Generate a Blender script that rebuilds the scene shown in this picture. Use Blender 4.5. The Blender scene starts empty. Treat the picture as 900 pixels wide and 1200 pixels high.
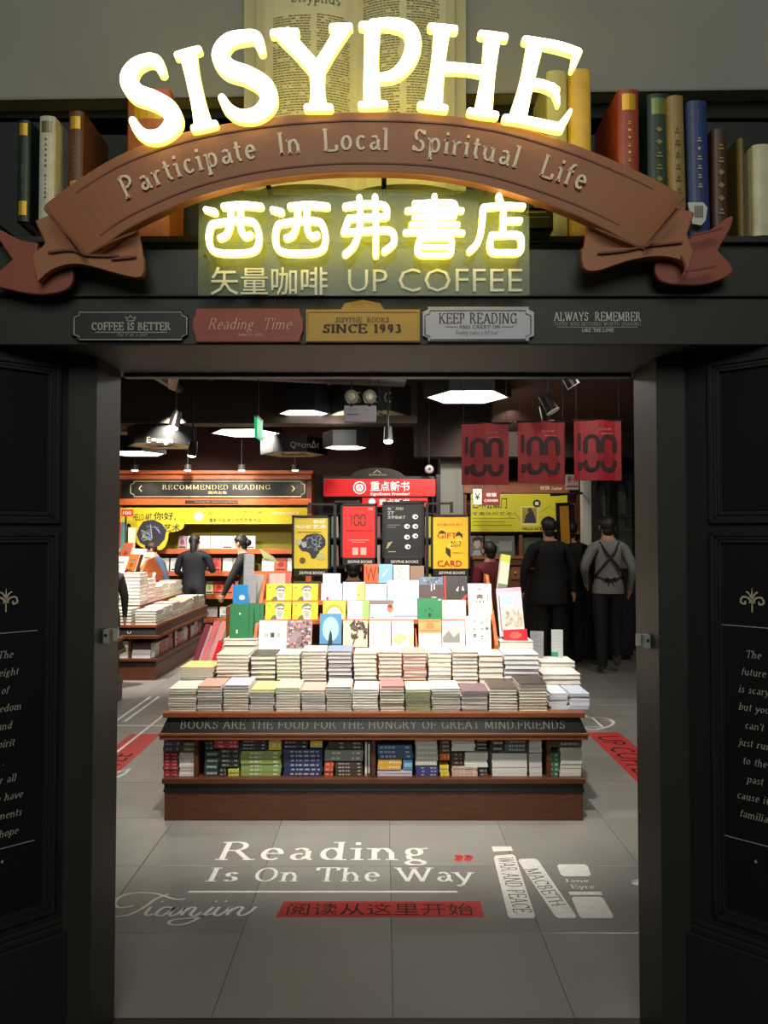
import bpy, math, random
from mathutils import Vector, Matrix
R = random.Random(7)
sc = bpy.context.scene
COL = sc.collection
# ---------------------------------------------------------------- camera
F = 867.0
PITCH = math.radians(1.66)
CAMZ = 1.6
cd = bpy.data.cameras.new('camera'); cam = bpy.data.objects.new('camera', cd); COL.objects.link(cam)
cam.location = (0, 0, CAMZ); cam.rotation_euler = (math.radians(90) + PITCH, 0, 0)
cd.sensor_fit = 'VERTICAL'; cd.sensor_height = 36; cd.lens = F / 1200 * 36
cd.clip_start = .05; cd.clip_end = 60
sc.camera = cam
# ---------------------------------------------------------------- world, exposure, large lights
sc.view_settings.view_transform = 'Standard'; sc.view_settings.look = 'None'
sc.view_settings.gamma = 1; sc.view_settings.use_curve_mapping = False
sc.view_settings.exposure = 0.0
w = bpy.data.worlds.new('world'); sc.world = w; w.use_nodes = True
w.node_tree.nodes['Background'].inputs[0].default_value = (.9, 1, .95, 1)
w.node_tree.nodes['Background'].inputs[1].default_value = .02
def light(kind, loc, power, color=(1, .93, .82), aim=None, size=.1, angle=80, blend=.6, size_y=None):
    l = bpy.data.lights.new('lamp', kind); l.energy = power; l.color = color
    if kind == 'AREA':
        l.size = size
        if size_y: l.shape = 'RECTANGLE'; l.size_y = size_y
    else: l.shadow_soft_size = size
    if kind == 'SPOT': l.spot_size = math.radians(angle); l.spot_blend = blend
    o = bpy.data.objects.new('lamp', l); COL.objects.link(o); o.location = loc
    if aim is not None:
        d = Vector(aim) - Vector(loc); o.rotation_euler = d.to_track_quat('-Z', 'Y').to_euler()
    return o
light('AREA', (0, -3.2, 4.6), 135, (.95, 1, .92), (0, 2.2, 1.6), 3.0)         # dim mall corridor lighting
# ceiling spots of the shop, plus unseen extras added for left table and banners
for (x, y, p, ax, ay, az, an) in [(-.8, 3.15, 290, -.5, 4.7, .8, 74), (.7, 3.15, 290, .45, 4.7, .8, 74), (-.05, 4.3, 120, -.05, 5.0, .95, 66),
                        (-2.9, 7.4, 620, -3.0, 9.0, .8, 90), (-2.5, 8.8, 430, -3.0, 10.0, .8, 90),
                        (-2.6, 9.8, 230, -2.9, 11.6, 1.2, 85), (-1.6, 9.8, 200, -1.7, 11.6, 1.2, 80), (-3.8, 10.0, 150, -3.8, 11.6, 1.3, 80),
                        (-1.9, 6.3, 260, -2.9, 8.5, .7, 60),  # extra spot, added to brighten the left table from the front
                        (1.5, 8.6, 150, 1.6, 11, 1.6, 85), (2.9, 6.9, 60, 2.6, 8.0, 0, 110), (.7, 7.3, 210, .2, 9.0, 1.7, 80),
                        (1.3, 3.6, 55, 1.5, 6.5, 2.6, 75), (-1.7, 5.0, 110, -1.9, 5.7, 0, 105), (1.8, 4.4, 70, 1.7, 4.8, 0, 105), (0, 3.1, 14, 0, 3.6, 0, 115), (-1.1, 2.9, 16, -1.2, 3.4, 0, 110)]:  # first spot of this row is added to brighten the red banners
    light('SPOT', (x, y, 3.0), p, (1, .93, .82), (ax, ay, az), .06, an)

for (x, y) in ((1.0, 7.8), (-1.9, 10.4), (-.6, 8.8)): light('POINT', (x, y, 2.86), 9, (1, .97, .9), None, .12)  # unseen points added below the lit hexagons to brighten the ceiling panels
light('POINT', (.2, 4.4, 2.62), 14, (1, .96, .88), None, .08); light('POINT', (1.9, 5.0, 2.75), 16, (1, .93, .85), None, .08)   # unseen fill points added behind the lintel to brighten ceiling and emergency box
# ---------------------------------------------------------------- pixel measuring helpers (photo 900x1200 -> metres)
def ray(px, py):
    x = (px - 450) / F; z = -(py - 600) / F
    return Vector((x, math.cos(PITCH) - z * math.sin(PITCH), math.sin(PITCH) + z * math.cos(PITCH)))
def at(px, py, Y):
    r = ray(px, py); return Vector((0, 0, CAMZ)) + r * (Y / r.y)
def atz(px, py, Z=0.0):
    r = ray(px, py); return Vector((0, 0, CAMZ)) + r * ((Z - CAMZ) / r.z)
# ---------------------------------------------------------------- materials
def lin(c):
    c = c / 255.0
    return c / 12.92 if c <= .04045 else ((c + .055) / 1.055) ** 2.4
MC = {}
def mat(rgb, rough=.6, metal=0, emit=0, noise=0, scale=6, wood=False, pages=False, bump=0, alpha=1, emitcol=None, spec=None):
    key = (tuple(rgb), rough, metal, emit, noise, scale, wood, pages, bump, alpha, emitcol, spec)
    if key in MC: return MC[key]
    m = bpy.data.materials.new('material'); m.use_nodes = True
    nt = m.node_tree; b = nt.nodes['Principled BSDF']; L = nt.links.new
    col = tuple(lin(c) for c in rgb) + (1,)
    b.inputs['Base Color'].default_value = col; b.inputs['Roughness'].default_value = rough; b.inputs['Metallic'].default_value = metal
    if spec is not None: b.inputs['Specular IOR Level'].default_value = spec
    b.inputs['Alpha'].default_value = alpha
    if emit:
        ec = emitcol or rgb
        b.inputs['Emission Color'].default_value = tuple(lin(c) for c in ec) + (1,); b.inputs['Emission Strength'].default_value = emit
    if noise or wood or pages or bump:
        tc = nt.nodes.new('ShaderNodeTexCoord'); mp = nt.nodes.new('ShaderNodeMapping')
        g = nt.nodes.new('ShaderNodeNewGeometry')
        L(g.outputs['Position'] if not pages else tc.outputs['Object'], mp.inputs['Vector'])
        if wood: mp.inputs['Scale'].default_value = (1.2, 1.2, 14)
        if pages: mp.inputs['Scale'].default_value = (1, 1, 40)
        n = nt.nodes.new('ShaderNodeTexNoise'); n.inputs['Scale'].default_value = scale; n.inputs['Detail'].default_value = 4 if not pages else 1
        L(mp.outputs[0], n.inputs['Vector'])
        amt = noise or (.3 if wood else .25)
        if noise or wood or pages:
            rp = nt.nodes.new('ShaderNodeMapRange'); rp.inputs[1].default_value = .3; rp.inputs[2].default_value = .7
            rp.inputs[3].default_value = 1 - amt; rp.inputs[4].default_value = 1 + amt * .5
            L(n.outputs[0], rp.inputs[0])
            vm = nt.nodes.new('ShaderNodeVectorMath'); vm.operation = 'SCALE'; vm.inputs[0].default_value = col[:3]
            L(rp.outputs[0], vm.inputs['Scale']); L(vm.outputs[0], b.inputs['Base Color'])
        if bump:
            bp = nt.nodes.new('ShaderNodeBump'); bp.inputs['Strength'].default_value = bump; bp.inputs['Distance'].default_value = .004
            L(n.outputs[0], bp.inputs['Height']); L(bp.outputs[0], b.inputs['Normal'])
    MC[key] = m
    return m
WOOD = mat((122, 68, 38), .45, wood=True); WOODD = mat((84, 46, 26), .45, wood=True); WOODO = mat((190, 98, 52), .45, wood=True)
BLACK = mat((22, 22, 22), .5); BLACKG = mat((16, 16, 16), .25); WHITE = mat((235, 235, 230), .6)
FACADE = mat((38, 41, 34), .55, noise=.12, scale=4, bump=.08); FACADE2 = mat((30, 31, 30), .5, noise=.1, scale=3, bump=.08)
PAPER = mat((225, 220, 208), .8); PAGES = mat((226, 220, 208), .85, pages=True)
# ---------------------------------------------------------------- mesh builder
ORG = {}
class M:
    def __init__(s): s.v = []; s.f = []; s.mi = []; s.ms = []; s.cur = 0
    def mat(s, m):
        if m not in s.ms: s.ms.append(m)
        s.cur = s.ms.index(m); return s
    def add(s, vs, fs):
        o = len(s.v); s.v += [Vector(q) for q in vs]
        for f in fs: s.f.append(tuple(i + o for i in f)); s.mi.append(s.cur)
        return s
    def box(s, x0, x1, y0, y1, z0, z1, m=None):
        if m: s.mat(m)
        if x0 > x1: x0, x1 = x1, x0
        if y0 > y1: y0, y1 = y1, y0
        if z0 > z1: z0, z1 = z1, z0
        return s.add([(x0, y0, z0), (x1, y0, z0), (x1, y1, z0), (x0, y1, z0), (x0, y0, z1), (x1, y0, z1), (x1, y1, z1), (x0, y1, z1)],
                     [(0, 3, 2, 1), (4, 5, 6, 7), (0, 1, 5, 4), (1, 2, 6, 5), (2, 3, 7, 6), (3, 0, 4, 7)])
    def obox(s, O, u, v, n, w, h, t, m=None, c=0):      # oriented box: O bottom centre of the front face, n towards the back
        if m: s.mat(m)
        O = Vector(O); pts = []
        for k in (0, 1):
            for (a, b) in ((-.5, 0), (.5, 0), (.5, 1), (-.5, 1)): pts.append(O + u * (a * w) + v * (b * h) + n * (k * t))
        return s.add(pts, [(0, 1, 2, 3), (7, 6, 5, 4), (0, 4, 5, 1), (1, 5, 6, 2), (2, 6, 7, 3), (3, 7, 4, 0)])
    def prism(s, pts, vec, m=None):
        if m: s.mat(m)
        n = len(pts); vec = Vector(vec); pts = [Vector(p) for p in pts]
        s.add(pts + [p + vec for p in pts], [tuple(range(n)), tuple(range(2 * n - 1, n - 1, -1))] + [((i + 1) % n, i, i + n, (i + 1) % n + n) for i in range(n)])
        return s
    def tube(s, path, r, m=None, seg=8, caps=True):
        if m: s.mat(m)
        path = [Vector(p) for p in path]; rs = r if isinstance(r, (list, tuple)) else [r] * len(path)
        vs = []; fs = []
        for i, p in enumerate(path):
            t = (path[min(i + 1, len(path) - 1)] - path[max(i - 1, 0)]).normalized()
            a = Vector((0, 0, 1)) if abs(t.z) < .9 else Vector((1, 0, 0))
            x = t.cross(a).normalized(); y = t.cross(x)
            for k in range(seg):
                an = 2 * math.pi * k / seg; vs.append(p + (x * math.cos(an) + y * math.sin(an)) * rs[i])
        for i in range(len(path) - 1):
            for k in range(seg): fs.append((i * seg + k, i * seg + (k + 1) % seg, (i + 1) * seg + (k + 1) % seg, (i + 1) * seg + k))
        if caps: fs.append(tuple(range(seg))); fs.append(tuple(range((len(path) - 1) * seg, len(path) * seg)))
        return s.add(vs, fs)
    def ball(s, c, rx, ry, rz, m=None, nu=14, nv=9, z0=-1, fn=None):
        if m: s.mat(m)
        vs = []; fs = []
        for j in range(nv + 1):
            th = math.pi * j / nv
            for i in range(nu):
                ph = 2 * math.pi * i / nu
                p = Vector((math.sin(th) * math.cos(ph), math.sin(th) * math.sin(ph), max(z0, math.cos(th))))
                if fn: p = p * fn(p)
                vs.append((c[0] + p.x * rx, c[1] + p.y * ry, c[2] + p.z * rz))
        for j in range(nv):
            for i in range(nu): fs.append((j * nu + i, j * nu + (i + 1) % nu, (j + 1) * nu + (i + 1) % nu, (j + 1) * nu + i))
        return s.add(vs, fs)
    def flat(s, shape, fn, m=None, thick=0, eps=0):     # 2D shape mapped by fn(x, y, depth); thick > 0 extrudes to the front
        if m: s.mat(m)
        V, Fc = shape; n = len(V)
        if not thick:
            ix = [0] * n; mx = -1; isl = 0
            for f in Fc:
                if min(f) > mx: isl += 1
                mx = max(mx, max(f))
                for i in f: ix[i] = isl % 9
            return s.add([fn(x, y, eps + .00007 * ix[i]) for i, (x, y) in enumerate(V)], Fc)
        ed = {}
        for f in Fc:
            for i in range(len(f)):
                a, b = f[i], f[(i + 1) % len(f)]
                if (b, a) in ed: del ed[(b, a)]
                else: ed[(a, b)] = 1
        vs = [fn(x, y, eps + thick) for x, y in V] + [fn(x, y, eps) for x, y in V]
        return s.add(vs, list(Fc) + [(b, a, a + n, b + n) for a, b in ed])
    def xf(s, mt): s.v = [mt @ q for q in s.v]; return s
    def build(s, name, parent=None, origin=None, bevel=0, smooth=False, **props):
        if not s.v: return None
        if origin is None:
            if parent is not None: origin = ORG.get(parent, Vector())
            else:
                xs = [q.x for q in s.v]; ys = [q.y for q in s.v]; zs = [q.z for q in s.v]
                origin = Vector(((min(xs) + max(xs)) / 2, (min(ys) + max(ys)) / 2, min(zs)))
        me = bpy.data.meshes.new(name); me.from_pydata([q - origin for q in s.v], [], s.f)
        for m in s.ms or [BLACK]: me.materials.append(m)
        for p, i in zip(me.polygons, s.mi):
            p.material_index = i; p.use_smooth = smooth
        me.update()
        o = bpy.data.objects.new(name, me); COL.objects.link(o)
        ORG[o] = origin
        if parent is not None: o.parent = parent; o.location = origin - ORG[parent]
        else: o.location = origin
        if bevel:
            b = o.modifiers.new('b', 'BEVEL'); b.width = bevel; b.segments = 2; b.limit_method = 'ANGLE'
        for k, q in props.items(): o[k] = q
        return o
def thing(name, label, cat, loc, group=None):
    o = bpy.data.objects.new(name, None); COL.objects.link(o); o.location = loc; ORG[o] = Vector(loc); o.empty_display_size = .05
    o['label'] = label; o['category'] = cat
    if group: o['group'] = group
    return o
def tag(o, label, cat, group=None):
    o['label'] = label; o['category'] = cat
    if group: o['group'] = group
    return o
# ---------------------------------------------------------------- 2D strokes and lettering
def stroke(pts, ws, caps=False, closed=False):
    pts = [Vector((p[0], p[1])) for p in pts]
    ws = ws if isinstance(ws, (list, tuple)) else [ws] * len(pts)
    n = len(pts); V = []; Fc = []
    for i in range(n):
        if closed: a, b = pts[i - 1 if i else n - 2], pts[(i + 1) if i < n - 1 else 1]
        else: a, b = pts[max(i - 1, 0)], pts[min(i + 1, n - 1)]
        d = (b - a)
        if d.length < 1e-9: d = Vector((1, 0))
        d.normalize(); nn = Vector((-d.y, d.x)); k = 1.0
        if 0 < i < n - 1:
            e = (pts[i] - pts[i - 1])
            if e.length > 1e-9:
                e.normalize(); k = 1 / max(.55, abs(e.dot(d)))
        V += [tuple(pts[i] + nn * ws[i] / 2 * k), tuple(pts[i] - nn * ws[i] / 2 * k)]
    for i in range(n - 1): Fc.append((2 * i, 2 * i + 1, 2 * i + 3, 2 * i + 2))
    if caps:
        for (i, j) in ((0, 1), (n - 1, n - 2)):
            d = (pts[i] - pts[j]).normalized(); a0 = math.atan2(d.y, d.x); o = len(V); r = ws[i] / 2
            for k in range(7):
                a = a0 - math.pi / 2 + math.pi * k / 6; V.append((pts[i].x + r * math.cos(a), pts[i].y + r * math.sin(a)))
            Fc.append(tuple(range(o, o + 7)))
    return V, Fc
def smooth2(pts, k=4):
    out = []; n = len(pts)
    for i in range(n - 1):
        p0, p1, p2, p3 = pts[max(i - 1, 0)], pts[i], pts[i + 1], pts[min(i + 2, n - 1)]
        for j in range(k):
            t = j / k
            out.append(tuple(.5 * ((2 * p1[c]) + (-p0[c] + p2[c]) * t + (2 * p0[c] - 5 * p1[c] + 4 * p2[c] - p3[c]) * t * t + (-p0[c] + 3 * p1[c] - 3 * p2[c] + p3[c]) * t ** 3) for c in range(len(p1))))
    out.append(tuple(pts[-1])); return out
def merge(shapes):
    V = []; Fc = []
    for v, f in shapes:
        o = len(V); V += list(v); Fc += [tuple(i + o for i in g) for g in f]
    return V, Fc
# serif capitals and small letters as pen strokes: 'width|strokes|serif feet'; a = arc cx,cy,rx,ry,from,to
GL = {
'A': '.86|.1,0 .42,1;.42,1 .76,0;.2,.34 .65,.34|.1,0 .76,0', 'B': '.76|.16,0 .16,1;.16,1 .38,1;a.38,.77,.2,.23,90,-90;.16,.53 .4,.53;a.4,.265,.26,.265,90,-90;.16,0 .4,0|.16,0 .16,1',
'C': '.82|a.46,.5,.36,.5,42,318;.72,.98 .72,.74|', 'D': '.86|.16,0 .16,1;.16,1 .4,1;a.4,.5,.36,.5,90,-90;.16,0 .4,0|.16,0 .16,1',
'E': '.74|.16,0 .16,1;.16,1 .64,1;.64,1 .64,.8;.16,.52 .52,.52;.52,.62 .52,.42;.16,0 .66,0;.66,0 .66,.22|.16,0 .16,1', 'F': '.68|.16,0 .16,1;.16,1 .62,1;.62,1 .62,.8;.16,.5 .5,.5;.5,.6 .5,.4|.16,0 .16,1',
'G': '.88|a.46,.5,.36,.5,45,315;.72,.98 .72,.75;.74,.05 .74,.42;.6,.42 .86,.42|', 'H': '.88|.16,0 .16,1;.7,0 .7,1;.16,.52 .7,.52|.16,0 .16,1 .7,0 .7,1',
'I': '.34|.17,0 .17,1|.17,0 .17,1', 'J': '.5|.3,1 .3,.15;a.17,.15,.13,.16,0,-150|.3,1', 'K': '.84|.16,0 .16,1;.66,1 .17,.42;.32,.58 .72,0|.16,0 .16,1 .66,1 .72,0',
'L': '.7|.16,0 .16,1;.16,0 .62,0;.62,0 .62,.24|.16,0 .16,1', 'M': '1.04|.16,0 .16,1;.16,1 .5,.1;.5,.1 .86,1;.86,1 .86,0|.16,0 .16,1 .86,1 .86,0',
'N': '.9|.16,0 .16,1;.16,1 .74,0;.74,0 .74,1|.16,0 .16,1 .74,1', 'O': '.88|a.44,.5,.36,.5,0,360|', 'P': '.7|.16,0 .16,1;.16,1 .38,1;a.38,.74,.22,.26,90,-90;.16,.48 .4,.48|.16,0 .16,1',
'Q': '.88|a.44,.5,.36,.5,0,360;.46,.2 .8,-.2|', 'R': '.82|.16,0 .16,1;.16,1 .38,1;a.38,.76,.21,.24,90,-90;.16,.52 .4,.52;.4,.52 .72,0|.16,0 .16,1 .72,0',
'S': '.64|a.33,.74,.21,.26,25,250;a.33,.27,.23,.27,90,-155;.54,.96 .54,.76;.1,.26 .1,.03|', 'T': '.76|.38,0 .38,1;.06,1 .7,1;.06,1 .06,.8;.7,1 .7,.8|.38,0',
'U': '.86|.16,1 .16,.3;a.42,.3,.26,.31,180,360;.68,.3 .68,1|.16,1 .68,1', 'V': '.82|.08,1 .41,0;.41,0 .74,1|.08,1 .74,1', 'W': '1.16|.08,1 .36,0;.36,0 .58,.9;.58,.9 .8,0;.8,0 1.08,1|.08,1 1.08,1 .58,1',
'X': '.8|.1,1 .7,0;.1,0 .7,1|.1,1 .7,0 .1,0 .7,1', 'Y': '.8|.08,1 .4,.46;.72,1 .4,.46;.4,.46 .4,0|.08,1 .72,1 .4,0', 'Z': '.7|.1,1 .6,1;.6,1 .1,0;.1,0 .62,0;.1,1 .1,.8;.62,0 .62,.22|',
'a': '.58|a.28,.48,.17,.18,150,20;.44,.5 .44,.08;.44,.08 .54,.02;a.26,.18,.17,.18,60,360|', 'b': '.62|.14,0 .14,1;a.32,.33,.22,.33,-180,180|.1,1', 'c': '.54|a.3,.33,.22,.33,45,320|',
'd': '.64|.48,0 .48,1;a.3,.33,.22,.33,0,360|.44,1 .5,0', 'e': '.56|a.3,.33,.22,.33,0,315;.08,.36 .5,.36|', 'f': '.38|.16,0 .16,.8;a.3,.8,.14,.19,180,60;.04,.64 .34,.64|.16,0',
'g': '.58|a.27,.44,.18,.21,0,360;.4,.6 .56,.64;a.28,-.14,.22,.14,0,360;.14,.26 .16,.04;.16,.04 .4,0|', 'h': '.66|.14,0 .14,1;a.32,.42,.18,.23,170,0;.5,.42 .5,0|.14,0 .1,1 .5,0',
'i': '.32|.16,0 .16,.64;.16,.84 .16,.98|.16,0 .12,.64', 'j': '.3|.18,.64 .18,-.1;a.06,-.1,.12,.15,0,-120;.18,.84 .18,.98|.14,.64', 'k': '.62|.14,0 .14,1;.46,.62 .15,.26;.26,.38 .52,0|.14,0 .1,1 .48,.63 .52,0',
'l': '.3|.15,0 .15,1|.15,0 .11,1', 'm': '1.0|.14,0 .14,.64;a.3,.42,.16,.23,170,0;.46,.42 .46,0;a.64,.42,.18,.23,180,0;.82,.42 .82,0|.14,0 .1,.64 .46,0 .82,0', 'n': '.66|.14,0 .14,.64;a.32,.42,.18,.23,170,0;.5,.42 .5,0|.14,0 .1,.64 .5,0',
'o': '.6|a.3,.33,.23,.33,0,360|', 'p': '.62|.14,-.32 .14,.64;a.33,.33,.22,.33,-180,180|.14,-.32 .1,.64', 'q': '.62|.48,-.32 .48,.64;a.3,.33,.22,.33,0,360|.48,-.32', 'r': '.46|.14,0 .14,.64;a.3,.44,.16,.2,170,45|.14,0 .1,.64',
's': '.46|a.23,.49,.14,.16,20,250;a.23,.17,.16,.17,90,-155|', 't': '.38|.17,.9 .17,.14;a.27,.14,.1,.14,180,310;.04,.64 .34,.64|', 'u': '.66|.13,.64 .13,.2;a.31,.2,.18,.2,180,360;.49,.64 .49,0|.1,.64 .45,.64 .52,0',
'v': '.58|.06,.64 .29,0;.29,0 .52,.64|.06,.64 .52,.64', 'w': '.84|.06,.64 .25,0;.25,0 .42,.6;.42,.6 .6,0;.6,0 .78,.64|.06,.64 .78,.64 .42,.62', 'x': '.58|.08,.64 .5,0;.08,0 .5,.64|.08,.64 .5,0 .08,0 .5,.64',
'y': '.58|.06,.64 .3,0;.53,.64 .2,-.26;a.13,-.24,.09,.09,-30,-180|.06,.64 .53,.64', 'z': '.54|.08,.62 .46,.62;.46,.62 .08,0;.08,0 .48,0|',
'0': '.62|a.3,.5,.23,.5,0,360|', '1': '.4|.22,0 .22,1;.22,1 .08,.84|.22,0', '2': '.6|a.28,.74,.2,.26,160,-40;.44,.58 .08,0;.08,.03 .54,.03|', '3': '.58|a.26,.76,.18,.24,150,-90;a.26,.27,.22,.27,90,-150|',
'9': '.6|a.29,.68,.2,.32,0,360;a.2,.5,.3,.5,0,-80|', '8': '.6|a.29,.76,.17,.24,0,360;a.29,.27,.22,.27,0,360|', "'": '.2|.1,1 .08,.78|', ',': '.24|.12,.08 .06,-.14|', '.': '.22|.1,0 .1,.1|', ';': '.2|.1,.1 .1,.0|', '-': '.4|.06,.32 .34,.32|',
'=': '.6|.08,.26 .5,.26;.08,.44 .5,.44|', '+': '.6|.3,.1 .3,.6;.06,.35 .54,.35|', ' ': '.42||'}
GC = {}
def glyph(ch, T, t, serif, capsr=False):
    k = (ch, T, t, serif)
    if k in GC: return GC[k]
    wd, st, sf = GL[ch].split('|'); sh = []
    th0 = math.radians(12)
    def wid(p, q):
        a = math.atan2(q[1] - p[1], q[0] - p[0]); return t + (T - t) * abs(math.sin(a - th0)) ** 1.3
    for s_ in st.split(';'):
        if not s_: continue
        if s_[0] == 'a':
            cx, cy, rx, ry, a0, a1 = map(float, s_[1:].split(',')); n = max(6, int(abs(a1 - a0) / 22))
            pts = [(cx + (rx - T * .35) * math.cos(math.radians(a0 + (a1 - a0) * i / n)), cy + (ry - t * .5) * math.sin(math.radians(a0 + (a1 - a0) * i / n))) for i in range(n + 1)]
        else: pts = [tuple(map(float, q.split(','))) for q in s_.split()]
        ws = []
        for i in range(len(pts)):
            a, b = pts[max(i - 1, 0)], pts[min(i + 1, len(pts) - 1)]; ws.append(wid(a, b))
        sh.append(stroke(pts, ws))
    if serif:
        for q in sf.split():
            x, y = map(float, q.split(',')); yy = y + t * .5 if y < .3 else y - t * .5
            sh.append(stroke([(x - T * .5 - serif, yy), (x + T * .5 + serif, yy)], t * 1.1))
    GC[k] = (float(wd), merge(sh)); return GC[k]
def serif(text, T=.13, t=.045, sf=.07, track=0, slant=0):       # -> shape, width  (capital height 1, baseline 0)
    x = 0; out = []
    for ch in text:
        if ch not in GL: ch = ' '
        wd, (V, Fc) = glyph(ch, T, t, sf); out.append(([(a + x + b * slant, b) for a, b in V], Fc)); x += wd + track
    return merge(out), x - track
TC = {}
def sans(text, bold=0):                                      # shape normalised to its own bounding box 0..1
    k = (text, bold)
    if k in TC: return TC[k]
    c = bpy.data.curves.new('t', 'FONT'); c.body = text; c.resolution_u = 2; c.offset = bold
    o = bpy.data.objects.new('t', c); me = bpy.data.meshes.new_from_object(o)
    V = [(v.co.x, v.co.y) for v in me.vertices]; Fc = [tuple(p.vertices) for p in me.polygons]
    bpy.data.objects.remove(o); bpy.data.curves.remove(c); bpy.data.meshes.remove(me)
    x0 = min(a for a, b in V); x1 = max(a for a, b in V); y0 = min(b for a, b in V); y1 = max(b for a, b in V)
    V = [((a - x0) / (x1 - x0), (b - y0) / max(y1 - y0, 1e-6)) for a, b in V]
    TC[k] = (V, Fc); return TC[k]
def fit(shape, x0, y0, x1, y1, W=1, H=1): V, Fc = shape; return [(x0 + a / W * (x1 - x0), y0 + b / H * (y1 - y0)) for a, b in V], Fc
def plane(O, u, v, n=None):                                  # fn for a plane: depth comes towards the viewer along n
    O = Vector(O); u = Vector(u); v = Vector(v); n = n or u.normalized().cross(v.normalized())
    return lambda x, y, d: O + u * x + v * y + n * d
def oval(cx, cy, rx, ry, n=16, a0=0, a1=360): return [(cx + rx * math.cos(math.radians(a0 + (a1 - a0) * i / n)), cy + ry * math.sin(math.radians(a0 + (a1 - a0) * i / n))) for i in range(n if a1 - a0 == 360 else n + 1)]
def draw(fn, w, h, items, parent, name='print', step=.0006, emit=0, start=1, thick=0, **props):
    m = M()
    for i, it in enumerate(items):
        k = it[0]; col = it[-1]
        if k == 'r': sh = ([(it[1], it[2]), (it[3], it[2]), (it[3], it[4]), (it[1], it[4])], [(0, 1, 2, 3)])
        elif k == 'o': p = oval(it[1], it[2], it[3], it[4]); sh = (p, [tuple(range(len(p)))])
        elif k == 'p': sh = (it[1], [tuple(range(len(it[1])))])
        elif k == 'l': sh = stroke([(a * w, b * h) for a, b in it[1]], it[2] * w, caps=True); sh = ([(a / w, b / h) for a, b in sh[0]], sh[1])
        elif k == 't': sh = fit(sans(it[1], .012), *it[2:6])
        elif k == 's': s0, W = serif(it[1]); sh = fit(s0, *it[2:6], W=W)
        mm = col if not isinstance(col, tuple) else mat(col, .6, emit=emit)
        m.flat(sh, lambda x, y, d: fn(x * w, y * h, d), mm, eps=step * (start + i), thick=thick)
    return m.build(name, parent, **props)
ORD = 'first second third fourth fifth sixth seventh eighth ninth tenth eleventh twelfth thirteenth fourteenth fifteenth sixteenth seventeenth eighteenth nineteenth twentieth'.split()
X, Yv, Z = Vector((1, 0, 0)), Vector((0, 1, 0)), Vector((0, 0, 1))
# ================================================================ SHOP FRONT
YF = 2.12                                                   # front plane of the fascia
ZS = at(450, 436, 2.48).z                                   # underside of the lintel
def pxp(Y): return lambda x, y, d: at(x, y, Y) - Yv * d
XL, XR = at(142, 436, 2.48).x, at(742, 436, 2.48).x
ZF = at(0, 292, YF).z
m = M().box(-2.2, 2.2, YF, 2.56, ZS, ZF, FACADE)
m.box(-2.2, 2.2, YF - .012, YF, at(0, 349, YF).z, at(0, 345, YF).z, FACADE)
wf = m.build('wall_front', kind='structure', bevel=.003)
m = M().box(-2.2, XL - .3, 2.22, 2.5, ZF, 2.555, FACADE2).box(-2.2, XL - .3, 2.2, 2.22, 2.53, 2.555)
m.box(XL - .3, 2.2, 2.22, 2.5, ZF, 2.495).box(XL - .3, 2.2, 2.2, 2.22, 2.475, 2.495)
m.build('trim_1', kind='structure', bevel=.002)            # the display shelf above the entrance
# grey bulkhead above and dark back of the niche
M().box(-2.4, 2.4, 2.56, 2.6, 2.3, 3.06, mat((30, 33, 27), .7)).build('wall_niche', kind='structure')
M().prism([(-2.4, 2.5, at(0, 124, 2.5).z), (2.4, 2.5, at(0, 102, 2.5).z), (2.4, 2.5, 4.3), (-2.4, 2.5, 4.3)], (0, .06, 0), mat((142, 140, 132), .75, noise=.08, scale=2)).build('wall_bulkhead', kind='structure')
m = M().mat(mat((120, 120, 112), .5))
for (a, b, ya, yb) in ((-2.4, 2.4, 124, 102),):
    m.prism([(a, 2.49, at(0, ya, 2.5).z), (b, 2.49, at(0, yb, 2.5).z), (b, 2.49, at(0, yb - 2.5, 2.5).z), (a, 2.49, at(0, ya - 2.5, 2.5).z)], (0, .012, 0))
m.build('trim_2', kind='structure')
# jambs of the opening, inner header strip
for i, (sx, xx) in enumerate(((-1, XL), (1, XR))):
    m = M().box(xx, xx + sx * .088, 2.27, 2.48, 0, ZS, FACADE)
    m.box(xx + sx * .088, xx + sx * .1, 2.285, 2.48, 0, ZS, FACADE2)
    m.build('trim_%d' % (3 + i), kind='structure', bevel=.003)
M().box(XL, XR, 2.5, 2.54, at(0, 443, 2.52).z, ZS + .02, mat((70, 72, 62), .5)).build('trim_5', kind='structure')
M().box(XL - .25, XR + .25, 2.44, 2.486, -.02, .004, mat((44, 42, 38), .35)).build('trim_6', kind='structure')   # metal threshold
M().box(-3, 3, -1.5, 2.44, -.06, -.004, mat((34, 32, 30), .12)).build('floor_corridor', kind='structure')
m = M()
for sx in (-1, 1): m.box(sx * (XR + .22), sx * 2.6, 2.48, 2.6, 0, 3.0, FACADE2)
m.build('wall_side', kind='structure')
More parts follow.
